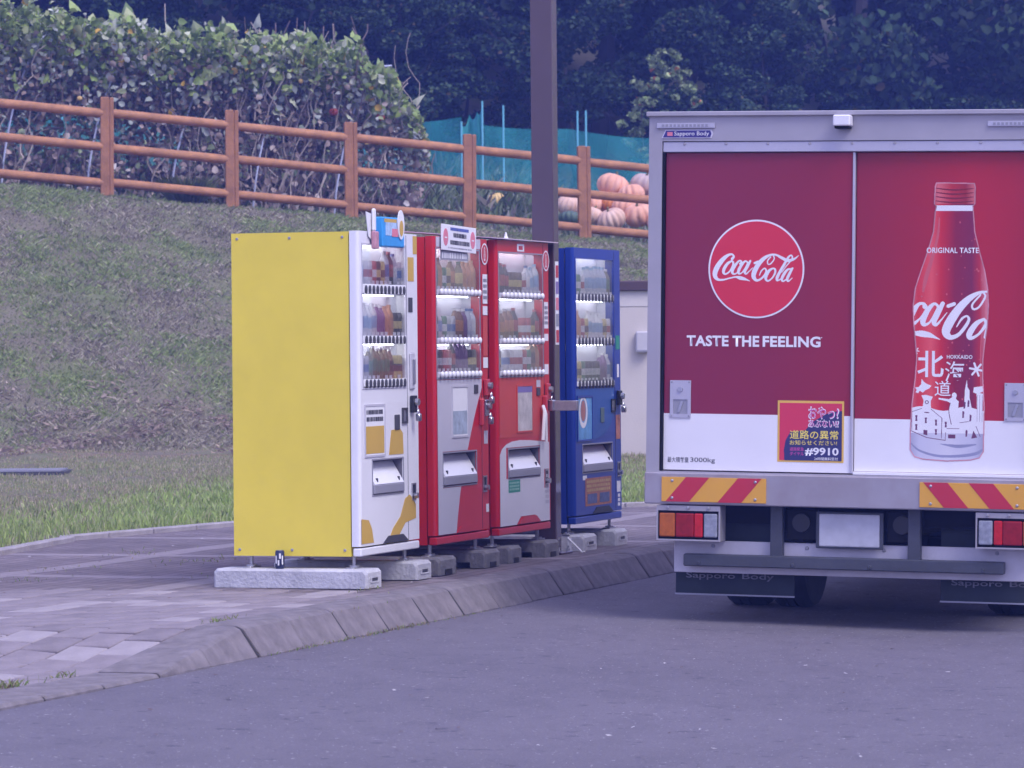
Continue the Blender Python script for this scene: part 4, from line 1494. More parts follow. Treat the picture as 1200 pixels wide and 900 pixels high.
lx = lambda px: -.942 + (px - 805) * .0048       # door-print units to local metres
lz = lambda py: 1.96 - (py - 314.5) * .00475
cx_, cz_, cr_ = lx(886), lz(314.5), .270
disc = MB().lathe([(cr_, yL - .0022), (cr_, yL - .0016)], 72, c=(cx_, 0, cz_), axis='y').build('logo_ring', M_print_w, dL)
MB().lathe([(cr_ - .0095, yL - .0032), (cr_ - .0095, yL - .0026)], 72, c=(cx_, 0, cz_), axis='y').build('logo_disc', M_discred, dL)
k = Mask(120, 120, 1100, 480, 2.0)
for s_ in script_strokes(): k.stroke([(a_, b_, w_ + 4) for a_, b_, w_ in s_])
u = 1 / 9.23
k.build('logo_script', M_print_w, dL, (.0048 * u, lx(820)), (-.00475 * u, lz(280)), yL - .0042)
for wd, pa, pb in (('TASTE', 804.9, 854.4), ('THE', 858.9, 890.4), ('FEELING', 894.4, 962.0)):
    text('slogan', wd, lx(pa), lx(pb), 1.534, 1.594, yL - .0022, M_print_w, dL, bold=.034, gap=1.05)
text('trademark', '.', -.186, -.180, 1.585, 1.591, yL - .0022, M_print_w, dL)
text('load_rating', '最大積載量', -1.045, -.925, .893, .923, yL - .0026, M_marks, dL, bold=.001)
text('load_rating', '3000kg', -.915, -.775, .889, .922, yL - .0026, M_marks, dL, bold=.002)

# bottle printed on the right door
bx = lambda px: .305 + (px - 1065) * .00466
bz = lambda py: 2.442 - (py - 212) * .004595
Lf = [(130, 58), (126, 70), (124, 120), (130, 126), (127, 140), (122, 200), (108, 250), (88, 310), (72, 360), (66, 410), (68, 460), (74, 520), (78, 560), (74, 620), (66, 690), (62, 760), (62, 825), (75, 845)]
Rt = [(240, 60), (243, 72), (242, 120), (237, 126), (238, 140), (243, 200), (258, 260), (272, 310), (281, 360), (284, 410), (281, 470), (274, 520), (270, 560), (270, 620), (275, 700), (274, 780), (274, 825), (262, 845)]
outl = Lf + [(100, 852), (168, 856), (235, 852)] + Rt[::-1]
bfx = (.00466 / 2.433, bx(1040)); bfz = (-.004595 / 2.433, bz(190))
yb = yR - .0030
rim = Mask(40, 40, 300, 870, .8)
rim.poly(outl)
full = rim.a.copy()
er = full.copy()
for _ in range(4):
    er[1:-1, 1:-1] &= er[:-2, 1:-1] & er[2:, 1:-1] & er[1:-1, :-2] & er[1:-1, 2:]
inner = er
edge = full & ~inner
white_base = inner & (rim.Y > 705 + 6 * np.sin(rim.X * .05))
ring_ = inner & (rim.Y > 124) & (rim.Y < 140)
red = inner & ~white_base & ~ring_ & (rim.Y > 120)
cap_ = inner & (rim.Y <= 120)
def pr_mask(name, a, mtl, y, base=rim, par=None):
    k = Mask(base.x0, base.y0, base.x0 + base.nx * base.res, base.y0 + base.ny * base.res, base.res)
    k.a = k.a if k.a.shape != a.shape else a
    return k.build(name, mtl, par or dR, bfx, bfz, y)
M_rim = mat('bottle_rim_pink', (.66, .30, .34), .35, var=.35, vscale=9)
M_shade = mat('bottle_base_blue', (.30, .31, .45), .35, var=.1)
M_capred = mat_doors('printed_cap', [(.40, (.40, .03, .04)), (.45, (.72, .16, .17)), (.52, (.52, .03, .045)), (.60, (.34, .02, .04)), (.64, (.62, .14, .15))])
# things printed white over the red body
logo = Mask(40, 40, 300, 870, .8)
sc = 1.0
def bp(zx, zy): return ((1060 + zx / 6.0 - 1040) * 2.433, (330 + zy / 6.0 - 190) * 2.433)
def bs(pts): return [(*bp(a, b), w * 2.433 / 6) for a, b, w in pts]
logo.stroke(bs([(130, 180, 34), (118, 160, 22), (85, 165, 24), (50, 210, 40), (20, 280, 44), (50, 300, 28), (90, 270, 14), (125, 225, 10)]))
logo.stroke(bs([(225, 180, 20), (195, 160, 20), (150, 205, 36), (118, 275, 40), (125, 308, 26), (165, 290, 14), (205, 220, 14), (225, 180, 16)]))
logo.stroke(bs([(255, 158, 30), (225, 220, 36), (195, 285, 36), (210, 308, 22), (240, 280, 12), (285, 222, 6)]))
logo.stroke(bs([(295, 175, 26), (335, 160, 26)]))
logo.stroke(bs([(600, 78, 10), (560, 72, 14), (500, 85, 26), (430, 130, 46), (360, 205, 58), (300, 300, 64), (280, 360, 56), (310, 395, 36), (365, 378, 26), (415, 320, 24), (440, 270, 20), (425, 245, 14), (390, 265, 16), (355, 320, 8)]))
logo.stroke(bs([(540, 78, 12), (552, 110, 14), (510, 180, 14), (470, 195, 14), (465, 160, 14), (520, 95, 12)]))
logo.stroke(bs([(545, 265, 18), (490, 300, 36), (445, 370, 42), (455, 400, 26), (510, 370, 18), (560, 300, 24), (545, 265, 18)]))
logo.stroke(bs([(600, 270, 20), (575, 330, 30), (560, 390, 30)]))
logo.stroke(bs([(30, 360, 10), (60, 368, 26), (110, 372, 44), (160, 380, 36), (200, 395, 18), (238, 412, 4)]))
# snowflakes
for fx_, fy_2, fr in ((70, 492, 22), (497, 620, 46)):
    for a in range(0, 180, 60):
        q = R(a + 10)
        logo.stroke(bs([(fx_ - fr * math.cos(q), fy_2 - fr * math.sin(q), fr * .32), (fx_ + fr * math.cos(q), fy_2 + fr * math.sin(q), fr * .32)]))
# northern island outline
logo.poly([bp(*p) for p in ((112, 690), (128, 712), (150, 726), (182, 738), (165, 758), (140, 770), (122, 788), (100, 775), (88, 792), (70, 785), (78, 770), (66, 752), (92, 748), (108, 730))])
# column on the right
logo.poly([bp(*p) for p in ((480, 745), (550, 735), (555, 770), (520, 785), (545, 790), (540, 990), (505, 990), (500, 790), (475, 780))])
# broadcast tower
def tp_(zx, zy): return ((1055 + zx / 10.0 - 1040) * 2.433, (460 + zy / 10.0 - 190) * 2.433)
logo.poly([tp_(*p) for p in ((768, -150), (775, -60), (800, -20), (800, 60), (830, 200), (880, 370), (900, 560), (690, 560), (690, 350), (740, 140), (745, -20))])
# figure with outstretched arm
logo.poly([tp_(*p) for p in ((620, 15), (650, 40), (640, 80), (675, 110), (670, 180), (640, 230), (640, 300), (680, 370), (660, 420), (560, 420), (575, 330), (560, 230), (575, 130), (540, 110), (440, 90), (440, 70), (560, 85), (600, 60))])
logo.ell(*tp_(622, 40), 7, 8)
# timber hall with clock turret
logo.poly([tp_(*p) for p in ((105, 200), (200, 205), (250, 190), (262, 100), (235, 45), (290, 38), (370, 60), (345, 110), (350, 200), (420, 262), (520, 265), (540, 430), (560, 560), (105, 560))])
logo.a &= inner
dark = Mask(40, 40, 300, 870, .8)
for p0, p1, w in (((125, 240), (125, 450), 7), ((125, 240), (240, 200), 7), (( 350, 205), (480, 310), 7), ((480, 310), (475, 545), 8), ((110, 460), (300, 540), 9), ((300, 540), (520, 570), 9), ((520, 570), (525, 480), 7), ((540, 430), (680, 430), 9), ((690, 360), (790, 345), 7), ((880, 400), (930, 520), 7)):
    dark.stroke([(*tp_(*p0), w * .243), (*tp_(*p1), w * .243)])
for wx_, wy_ in ((178, 315), (178, 420), (290, 340), (410, 365), (410, 475), (525, 385)):
    dark.poly([tp_(wx_ - 14, wy_ - 35), tp_(wx_ + 14, wy_ - 35), tp_(wx_ + 10, wy_), tp_(wx_ + 14, wy_ + 32), tp_(wx_ - 12, wy_ + 32), tp_(wx_ - 8, wy_)])
dark.poly([tp_(265, 450), tp_(310, 455), tp_(310, 515), tp_(265, 505)])
dark.poly([tp_(555, 500), tp_(640, 500), tp_(640, 545), tp_(555, 545)])
dark.poly([tp_(850, 450), tp_(895, 530), tp_(825, 545)])
dark.poly([tp_(270, 238), tp_(330, 242), tp_(330, 254), tp_(270, 250)])
dark.ell(*tp_(300, 125), 5.5, 5.5); dark.ell(*tp_(300, 125), 3.2, 3.2, False)
for wx_, wy_ in ((745, 150), (730, 260), (790, 130), (815, 300), (770, 480)):
    dark.poly([tp_(wx_ - 10, wy_ - 40), tp_(wx_ + 12, wy_ - 30), tp_(wx_ + 6, wy_ + 40), tp_(wx_ - 14, wy_ + 45)])
dark.stroke([(*tp_(575, 130), 2.2), (*tp_(560, 230), 2.2), (*tp_(590, 380), 2.2)])
for xx in (505, 522, 540):
    dark.stroke([(*bp(xx, 800), 1.0), (*bp(xx, 985), 1.0)])
dark.a &= inner
curve = Mask(40, 40, 300, 870, .8)
curve.stroke([(66, 806, 4), (90, 826, 6), (140, 840, 7), (200, 840, 8), (250, 832, 9), (272, 818, 5)])
curve.stroke([(150, 806, 2), (200, 812, 10), (250, 806, 4)])
curve.a &= inner & ~dark.a
w_all = (white_base | logo.a) & ~dark.a & ~curve.a
pr_mask('bottle_outline', edge, M_rim, yb)
pr_mask('bottle_body', red & ~w_all & ~dark.a, M_bottle, yb)
pr_mask('bottle_white', (w_all & (rim.Y <= 775)) | ring_, M_print_w, yb)
pr_mask('bottle_foot', w_all & (rim.Y > 775), mat_doors('printed_bottle_foot', [(.30, (.36, .36, .48)), (.36, (.58, .58, .68)), (.52, (.66, .65, .72)), (.66, (.55, .55, .66)), (.72, (.34, .34, .46))]), yb)
pr_mask('bottle_cap', cap_, M_capred, yb)
pr_mask('bottle_lines', dark.a & ~curve.a, mat('bottle_line_violet', (.16, .05, .12), .4, var=0), yb)['kind'] = 'stuff'
pr_mask('bottle_base_shade', curve.a, M_shade, yb)
# cap threads and neck gleam, printed a hair above
thr = Mask(40, 40, 300, 870, .8)
for yy in (76, 88, 100, 112):
    thr.stroke([(130, yy - 1, 2), (180, yy + 4, 4.5), (236, yy, 2)])
thr.a &= cap_
pr_mask('cap_threads', thr.a, mat('cap_thread_dark', (.22, .015, .035), .4, var=0), yb - .0006)
gl = Mask(40, 40, 300, 870, .8)
gl.stroke([(140, 160, 3), (136, 210, 7), (122, 270, 9), (104, 330, 12), (96, 370, 6)])
gl.stroke([(262, 320, 2), (270, 380, 4), (268, 450, 4), (262, 520, 3), (262, 600, 4), (266, 680, 3)])
_r = random.Random(5)
for _ in range(70):
    _q = _r.uniform(1.2, 3.4)
    gl.ell(_r.uniform(70, 275), _r.uniform(150, 690), _q * .8, _q)
gl.a &= red & ~logo.a
pr_mask('bottle_gleam', gl.a, mat('bottle_gleam', (.62, .12, .14), .3, var=0), yb - .0006)['kind'] = 'stuff'
text('bottle_lettering', 'ORIGINAL TASTE', bx(1083), bx(1144), bz(297), bz(290.5), yb - .0012, M_print_w, dR, bold=.02, gap=1.08)
text('bottle_lettering', 'HOKKAIDO', bx(1108), bx(1138), bz(421), bz(416.5), yb - .0012, M_print_w, dR, bold=.02, gap=1.08)
text('bottle_lettering', '北', bx(1073.5), bx(1104.5), bz(443), bz(412), yb - .0012, M_print_w, dR, bold=.014)
text('bottle_lettering', '海', bx(1106), bx(1129), bz(448), bz(424), yb - .0012, M_print_w, dR, bold=.002)
text('bottle_lettering', '道', bx(1094), bx(1113), bz(465), bz(447), yb - .0012, M_print_w, dR, bold=.002)

# recessed pull handles on the doors
def latch(x, z, par, yy):
    MB().plate(x, x + .118, z, z + .205, yy - .008, yy - .0022, [(x + .018, x + .100, z + .02, z + .10)]).build('latch_plate', M_alu2, par)
    MB().box(x + .018, x + .100, yy - .004, yy - .0024, z + .02, z + .10).build('latch_recess', M_lip, par)
    MB().prism([(x + .04, z + .028), (x + .055, z + .028), (x + .078, z + .09), (x + .062, z + .09)], yy - .009, yy - .004).build('latch_lever', M_steel, par)
    MB().lathe([(.013, yy - .016), (.015, yy - .008)], 12, c=(x + .059, 0, z + .155), axis='y').build('latch_lock', M_steel, par)
    for a, b in ((.01, .01), (.108, .01), (.01, .195), (.108, .195)):
        MB().lathe([(.004, yy - .010), (.006, yy - .008)], 6, c=(x + a, 0, z + b), axis='y').build('latch_screw', M_lip, par)
latch(-1.033, 1.140, dL, yL)
latch(.822, 1.150, dR, yR)

# road-fault notice stuck on the left door
x0, x1, z0, z1 = -.424, -.054, .908, 1.243
ys_ = yL - .0030
sk = sheet('notice_sticker', x0, x1, z0, z1, ys_, mat('sticker_amber', (.78, .50, .10), .4, var=0), truck, .0012)
sk['label'] = 'yellow-framed road-fault notice stuck on the left door'
def nb_(u, v): return x0 + (x1 - x0) * (u - 157) / 675, z1 - (z1 - z0) * (v - 72) / 685
def box_n(name, u0, v0, u1, v1, y, m_): 
    a, b = nb_(u0, v0), nb_(u1, v1)
    return sheet(name, a[0], b[0], b[1], a[1], y, m_, sk, .0006)
def txt_n(body, u0, v0, u1, v1, y, m_, bold=.01):
    a, b = nb_(u0, v0), nb_(u1, v1)
    return text('notice_lettering', body, a[0], b[0], b[1], a[1], y, m_, sk, bold)
M_navy = mat('sticker_navy', (.035, .035, .14), .4, var=0)
M_sred = mat('sticker_red', (.66, .04, .09), .4, var=0)
M_spink = mat('sticker_pink', (.62, .10, .36), .4, var=0)
M_syel = mat('sticker_yellow', (.85, .70, .14), .4, var=0)
box_n('notice_ground', 178, 98, 812, 738, ys_ - .0010, M_sred)
k = Mask(150, 60, 850, 780, 3)
k.poly([(230, 738), (225, 620), (240, 520), (290, 420), (440, 400), (520, 300), (680, 200), (760, 185), (812, 180), (812, 738)])
a = (x1 - x0) / 675; b = (z1 - z0) / 685
k.build('notice_swoosh', M_navy, sk, (a, x0 - 157 * a), (-b, z1 + 72 * b), ys_ - .0018)
for by in (ys_ - .0026, ):
    for s1, m_, bo, yy in (('おやっ?', M_print_w, .030, ys_ - .0026), ('おやっ?', M_spink, .004, ys_ - .0034)):
        txt_n(s1, 470 if bo > .02 else 480, 132 if bo > .02 else 145, 785 if bo > .02 else 775, 278 if bo > .02 else 266, yy, m_, bo)
    for s1, m_, bo, yy in (('あぶない!?', M_print_w, .030, ys_ - .0026), ('あぶない!?', M_spink, .004, ys_ - .0034)):
        txt_n(s1, 470 if bo > .02 else 480, 278 if bo > .02 else 288, 785 if bo > .02 else 776, 370 if bo > .02 else 360, yy, m_, bo)
txt_n('道路の異常', 283, 400, 778, 500, ys_ - .0026, M_syel, .010)
txt_n('お知らせください!', 283, 512, 765, 566, ys_ - .0026, M_syel, .008)
txt_n('#9910', 440, 592, 782, 684, ys_ - .0026, M_print_w, .028)
txt_n('24時間無料受付', 535, 698, 775, 734, ys_ - .0026, M_print_w, .004)
txt_n('道路緊急', 285, 592, 428, 632, ys_ - .0026, M_spink, .006)
txt_n('ダイヤル', 285, 642, 428, 684, ys_ - .0026, M_spink, .006)

# badge, lamp bars and reversing camera on the header
bd = MB().prism([(-1.088, 2.677), (-.805, 2.677), (-.795, 2.70), (-.805, 2.722), (-1.066, 2.722)], -.005, 0).build('maker_badge', mat('badge_white', (.62, .60, .70), .35, var=0), truck)
MB().prism([(-1.080, 2.681), (-.812, 2.681), (-.805, 2.70), (-.812, 2.718), (-1.062, 2.718)], -.0065, -.005).build('badge_plate', mat('badge_blue', (.045, .035, .20), .35, var=0), bd)
text('badge_lettering', 'Sapporo Body', -1.015, -.818, 2.684, 2.713, -.0075, M_print_w, bd, bold=.004, gap=1.0)
sheet('badge_mark', -1.055, -1.025, 2.689, 2.710, -.0072, M_pink, bd, .0006)
for xa, xb in ((-1.115, -.785), (.725, 1.055)):
    MB().box(xa, xb, -.014, 0, 2.730, 2.760, bev=.003).build('lamp_bar', M_alu2, truck)
    for i in range(12):
        MB().box(xa + .03 + i * .0225, xa + .044 + i * .0225, -.016, -.0138, 2.738, 2.752).build('lamp_cell', M_lip, truck)
MB().box(-.108, -.014, -.085, 0, 2.735, 2.795, bev=.006).build('camera_hood', M_print_w, truck)
MB().box(-.100, -.022, -.075, -.004, 2.722, 2.736).build('camera_body', M_chassis, truck)

# striped reflector plates
def striped(xa, xb, z0, z1, flip):
    t_ = MB().box(xa, xb, -.038, -.031, z0, z1, bev=.001).build('reflector_plate', M_stripe_y, truck)
    w, h = xb - xa, z1 - z0
    for c in ((.0, .42) if flip else (.14, .64)):
        a0 = xa + w * c + (.02 if flip else -.10 * w); 
        st = w * .225
        if flip: pts = [(a0 + h * .85, z0), (a0 + h * .85 + st, z0), (a0 + st, z1), (a0, z1)]
        else: pts = [(a0, z0), (a0 + st, z0), (a0 + st + h * .85, z1), (a0 + h * .85, z1)]
        pts = [(min(max(p[0], xa), xb), p[1]) for p in pts]
        MB().prism(pts, -.0394, -.0381).build('red_stripe', M_stripe_r, t_)
    for xx in (xa + .06, xb - .06):
        for zz in (z0 + .02, z1 - .02):
            MB().lathe([(.005, -.044), (.009, -.040)], 8, c=(xx, 0, zz), axis='y').build('plate_bolt', M_steel, t_)
striped(-1.060, -.470, .680, .815, False)
striped(.380, .970, .680, .815, True)

# tail lamps
def tail(xa, xb, z0, z1, mirror):
    h = MB().plate(xa - .005, xb + .005, z0 - .005, z1 + .030, -.024, .10, [(xa + .003, xb - .003, z0 + .003, z1 + .002)])
    hh = h.build('lamp_housing', M_alu, truck)
    MB().box(xa + .003, xb - .003, -.012, .06, z0 + .003, z1 + .002).build('lamp_back', M_chassis, hh)
    w = xb - xa - .022
    segs = [('amber_lens', M_lamb, 0, .27), ('red_lens', M_lred, .28, .60), ('brake_lens', M_lred2, .605, .75), ('reverse_lens', M_lclr, .77, 1.0)]
    for nm, m_, a, b in segs:
        if mirror: a, b = 1 - b, 1 - a
        MB().box(xa + .011 + w * a, xa + .011 + w * b, -.028, .0, z0 + .016, z1 - .012, bev=.007, seg=2).build(nm, m_, hh)
    for i in range(3):
        MB().lathe([(.006, -.038), (.010, -.031)], 8, c=(xa + .06 + i * (xb - xa - .12) / 2, 0, z1 + .018), axis='y').build('housing_bolt', M_lip, hh)
tail(-1.085, -.735, .470, .628, False)
tail(.690, 1.040, .470, .628, True)

# number plate (blank)
np_ = MB().box(-.190, .145, .045, .050, .452, .628, bev=.004).build('number_plate', mat('plate_white', (.52, .53, .58), .45, var=.12, vscale=14), truck)
MB().box(-.21, .165, .050, .06, .44, .64, bev=.004).build('plate_holder', M_bar, truck)

# underrun guard: white board with a dark bar bolted across
MB().box(-1.022, .985, .10, .125, .285, .462, bev=.004).build('guard_board', M_wplate, truck)
MB().box(-.948, .830, .02, .085, .325, .392, bev=.006).build('guard_bar', M_bar, truck)
for xx in (-.43, .335):
    MB().box(xx - .034, xx + .034, .045, .098, .36, .665, bev=.003).build('guard_bracket', M_bar, truck)
for xx in (-.86, -.33, .10, .72):
    MB().lathe([(.008, .012), (.012, .02)], 8, c=(xx, 0, .345), axis='y').build('guard_bolt', M_bar, truck)
    MB().lathe([(.008, .094), (.012, .10)], 8, c=(xx + .06, 0, .435), axis='y').build('guard_bolt', M_lip, truck)

# chassis
for xx in (-.42, .30):
    MB().box(xx, xx + .07, .13, 5.9, .52, .72, bev=.006).build('chassis_rail', M_chassis, truck)
for yy in (.16, 1.0, 2.2, 3.4, 4.4):
    MB().box(-.36, .31, yy, yy + .08, .54, .70).build('cross_member', M_chassis, truck)
MB().box(-1.08, 1.02, .14, .18, .56, .664).build('rear_beam', M_chassis, truck)
for xx in (-.295, .265):
    sp = MB().box(xx - .085, xx + .085, .075, .12, .48, .648, bev=.004).build('lamp_carrier', M_chassis, truck)
    MB().lathe([(.050, .060), (.052, .078)], 20, c=(xx, 0, .575), axis='y').build('round_lamp', M_black, sp)
for xx in (-1.02, .66):
    MB().box(xx, xx + .30, .25, 4.2, .70, .79).build('floor_bearer', M_chassis, truck)
AY, WR = 1.55, .365
MB().lathe([(.07, -.95), (.07, -.15), (.17, -.08), (.17, .08), (.07, .15), (.07, .95)], 14, c=(TC, AY, WR), axis='x').build('rear_axle', M_chassis, truck, smooth=40)
MB().lathe([(.13, -.3), (.13, .3)], 16, c=(TC + .02, 2.9, .42), axis='x').build('silencer', M_chassis, truck, smooth=40)

def tyre_prof(w, r):
    return [(r * .62, -w / 2 + .02), (r * .80, -w / 2), (r * .94, -w / 2 + .008), (r, -w / 2 + .04), (r, -.035), (r - .012, -.032), (r - .012, -.022), (r, -.018), (r, .018), (r - .012, .022), (r - .012, .032), (r, .035), (r, w / 2 - .04), (r * .94, w / 2 - .008), (r * .80, w / 2), (r * .62, w / 2 - .02)]

def wheel(x, y, w, out):
    wl_ = link('wheel', None, truck, (x, y, WR + .004))
    MB().lathe(tyre_prof(w, WR), 36, axis='x').build('tyre', M_rubber, wl_, smooth=30)
    MB().lathe([(.10, -w * .32), (.225, -w * .38), (.232, 0), (.225, w * .38), (.10, w * .32)], 24, axis='x').build('rim', M_alu, wl_, smooth=40)
for x in (-.935, -.66, .60, .875):
    wheel(x, AY, .235, 1)
for x in (-.90, .84):
    wheel(x, 5.25, .235, 1)
# mud flaps
for xa, xb in ((-1.035, -.36), (.455, 1.0)):
    fl_ = MB().box(xa, xb, .19, .202, .160, .60, bev=.003).build('mud_flap', M_flapr, truck)
    MB().box(xa - .002, xb + .002, .183, .19, .156, .164).build('flap_hem', M_lip, fl_)
    text('flap_lettering', 'Sapporo', xa + .06, xa + .34, .240, .282, .188, mat('faded_print', (.20, .20, .23), .8, var=.4, vscale=18), fl_, bold=.012)
    text('flap_lettering', 'Body', xa + .38, xa + .56, .240, .282, .188, MATS['faded_print'], fl_, bold=.012)
# cab ahead of the box
cabp = [(4.45, .55), (6.15, .55), (6.20, 1.05), (6.12, 1.35), (5.80, 2.15), (5.65, 2.25), (4.45, 2.25)]
m_ = MB()
n_ = len(cabp)
V = [(x, p[0], p[1]) for x in (TL + .12, TR - .12) for p in cabp]
m_.add(V, [list(range(n_))[::-1], [n_ + i for i in range(n_)]] + [[i, (i + 1) % n_, n_ + (i + 1) % n_, n_ + i] for i in range(n_)])
cab_ = m_.build('cab', M_redp, truck)
M_dglass = mat('dark_glass', (.02, .025, .03), .08, var=0)
m_ = MB()
m_.add([(TL + .2, 6.135, 1.38), (TR - .2, 6.135, 1.38), (TR - .25, 5.83, 2.12), (TL + .25, 5.83, 2.12)], [(0, 1, 2, 3)])
m_.build('windscreen', M_dglass, cab_)
for xx in (TL + .117, TR - .117):
    m_ = MB()
    m_.add([(xx, 4.95, 1.42), (xx, 5.95, 1.42), (xx, 5.70, 2.10), (xx, 4.95, 2.10)], [(0, 1, 2, 3)])
    m_.build('side_window', M_dglass, cab_)
for xx in (TL - .04, TR + .04):
    MB().box(xx - .07, xx + .07, 5.95, 6.02, 1.45, 1.85, bev=.02).build('side_mirror', M_black, cab_)


# ================================================================== BACKGROUND
# ---- log rail fence on top of the bank
M_wood = mat('stained_wood', (.43, .200, .085), .7, var=.32, vscale=9, bump=.25, bscale=40)
M_wood2 = mat('stained_wood_post', (.39, .18, .08), .75, var=.30, vscale=7, bump=.3, bscale=40)
FP = [(-9.6, ), (-8.08, ), (-6.56, ), (-5.04, ), (-3.52, ), (-2.04, ), (-.54, ), (.96, ), (2.46, ), (3.96, ), (5.46, )]
fence = thing('rail_fence', 'brown log rail fence with three rails along the top of the grass slope', 'fence', (-2.04, float(fence_y(-2.04)), float(fence_z(-2.04))))
fo = Vector(fence.location)
fang = math.atan(.383)
posts = []
for (X,) in FP:
    p = Vector((X, float(fence_y(X)), float(fence_z(X)))) - fo
    posts.append(p)
pme = MB()
pme.box(-.078, .028, -.065, .065, -.30, 1.20, bev=.008)
pme.box(.036, .088, -.058, .058, -.30, 1.195, bev=.008)
pme.box(.026, .038, -.05, .05, -.30, 1.17)
post_me = pme.mesh('post', M_wood2)
rl = (posts[5] - posts[4]).length
rail_me = MB().lathe([(.052, -.5), (.056, -.49), (.058, -.2), (.0565, 0), (.058, .25), (.056, .49), (.052, .5)], 14, axis='x').mesh('rail', M_wood, smooth=50)
for p in posts:
    link('post', post_me, fence, p, (R(random.uniform(-.6, .6)), R(random.uniform(-.5, .5)), fang * .3))
for a, b in zip(posts[:-1], posts[1:]):
    for h in (1.0, .575, .13):
        d = b - a
        mid = (a + b) / 2 + Vector((0, 0, h + random.uniform(-.008, .008)))
        o = link('rail', rail_me, fence, mid)
        o.rotation_euler = Euler((random.uniform(0, 6), -math.atan2(d.z, d.xy.length), math.atan2(d.y, d.x)), 'XYZ')
        o.scale = (d.length - .10, 1, 1)

# ---- cream service building behind the machines
bl = thing('service_building', 'small cream building with a brown roof edge behind the truck and the blue machine', 'building', (1.02, 40.6, .2))
M_cream = mat('cream_render', (.60, .55, .50), .8, var=.06, vscale=1.5, bump=.1)
MB().box(0, 5.2, 0, 4.0, -.4, 1.70, bev=.01).build('wall', M_cream, bl)
MB().box(-.004, 5.204, -.004, 4.004, 1.70, 1.86).build('frieze', mat('cream_band', (.64, .60, .56), .7, var=.05), bl)
MB().box(-.05, 5.25, -.05, 4.05, 1.86, 1.965, bev=.01).build('roof_edge', mat('brown_metal_edge', (.085, .05, .055), .5, var=.15), bl)
MB().box(-.006, 5.206, -.006, 4.006, -.4, .12).build('plinth', mat('cream_plinth', (.50, .46, .43), .85, var=.1), bl)
mb_ = MB().box(.26, .40, -.09, 0, 1.22, 1.44, bev=.012).build('meter_box', mat('meter_grey', (.55, .53, .55), .5, var=.05), bl)
MB().box(.27, .39, -.096, -.088, 1.23, 1.25, bev=.002).build('meter_lip', M_lip, mb_)
MB().box(2.4, 3.3, -.03, 0, -.1, 1.65, bev=.005).build('door', mat('door_grey', (.35, .33, .33), .5, var=.05), bl)

# ---- drain slab lying in the lawn at the far left
dr = thing('drain_cover', 'dark steel drain cover lying in the lawn at the left edge', 'drain cover', (-4.62, 36.0, float(terrain(-4.62, 36.0)) + .015))
MB().plate(-.55, .55, -.35, .35, -.02, .02, []).build('frame', M_dgrey, dr, rot=(R(90), 0, 0))
for i in range(6):
    MB().box(-.5, .5, -.29 + i * .105, -.23 + i * .105, .02, .034).build('bar', M_lip, dr)

# ---- pumpkins heaped behind the fence
def pumpkin_mesh(seed, flat=.80, ribs=11):
    rr = random.Random(seed)
    nU, nV = 66, 16
    V, Fc = [], []
    ph = rr.uniform(0, 6)
    for j in range(nV + 1):
        t = math.pi * j / nV
        for i in range(nU):
            a = 2 * math.pi * i / nU
            rib = 1 - .15 * (abs(math.cos(ribs * a / 2 + ph)) ** 5) * math.sin(t) ** .6
            lump = 1 + .035 * math.sin(2 * a + seed) + .02 * math.sin(3 * a + t * 2 + seed * 2)
            dip = 1 - .25 * math.exp(-(t / .35) ** 2) - .15 * math.exp(-((math.pi - t) / .4) ** 2)
            r = math.sin(t) * rib * lump
            V.append((r * math.cos(a), r * math.sin(a), math.cos(t) * flat * dip + flat))
    for j in range(nV):
        for i in range(nU):
            i2 = (i + 1) % nU
            Fc.append([j * nU + i, (j + 1) * nU + i, (j + 1) * nU + i2, j * nU + i2])
    m = MB(); m.add(V, Fc)
    return m

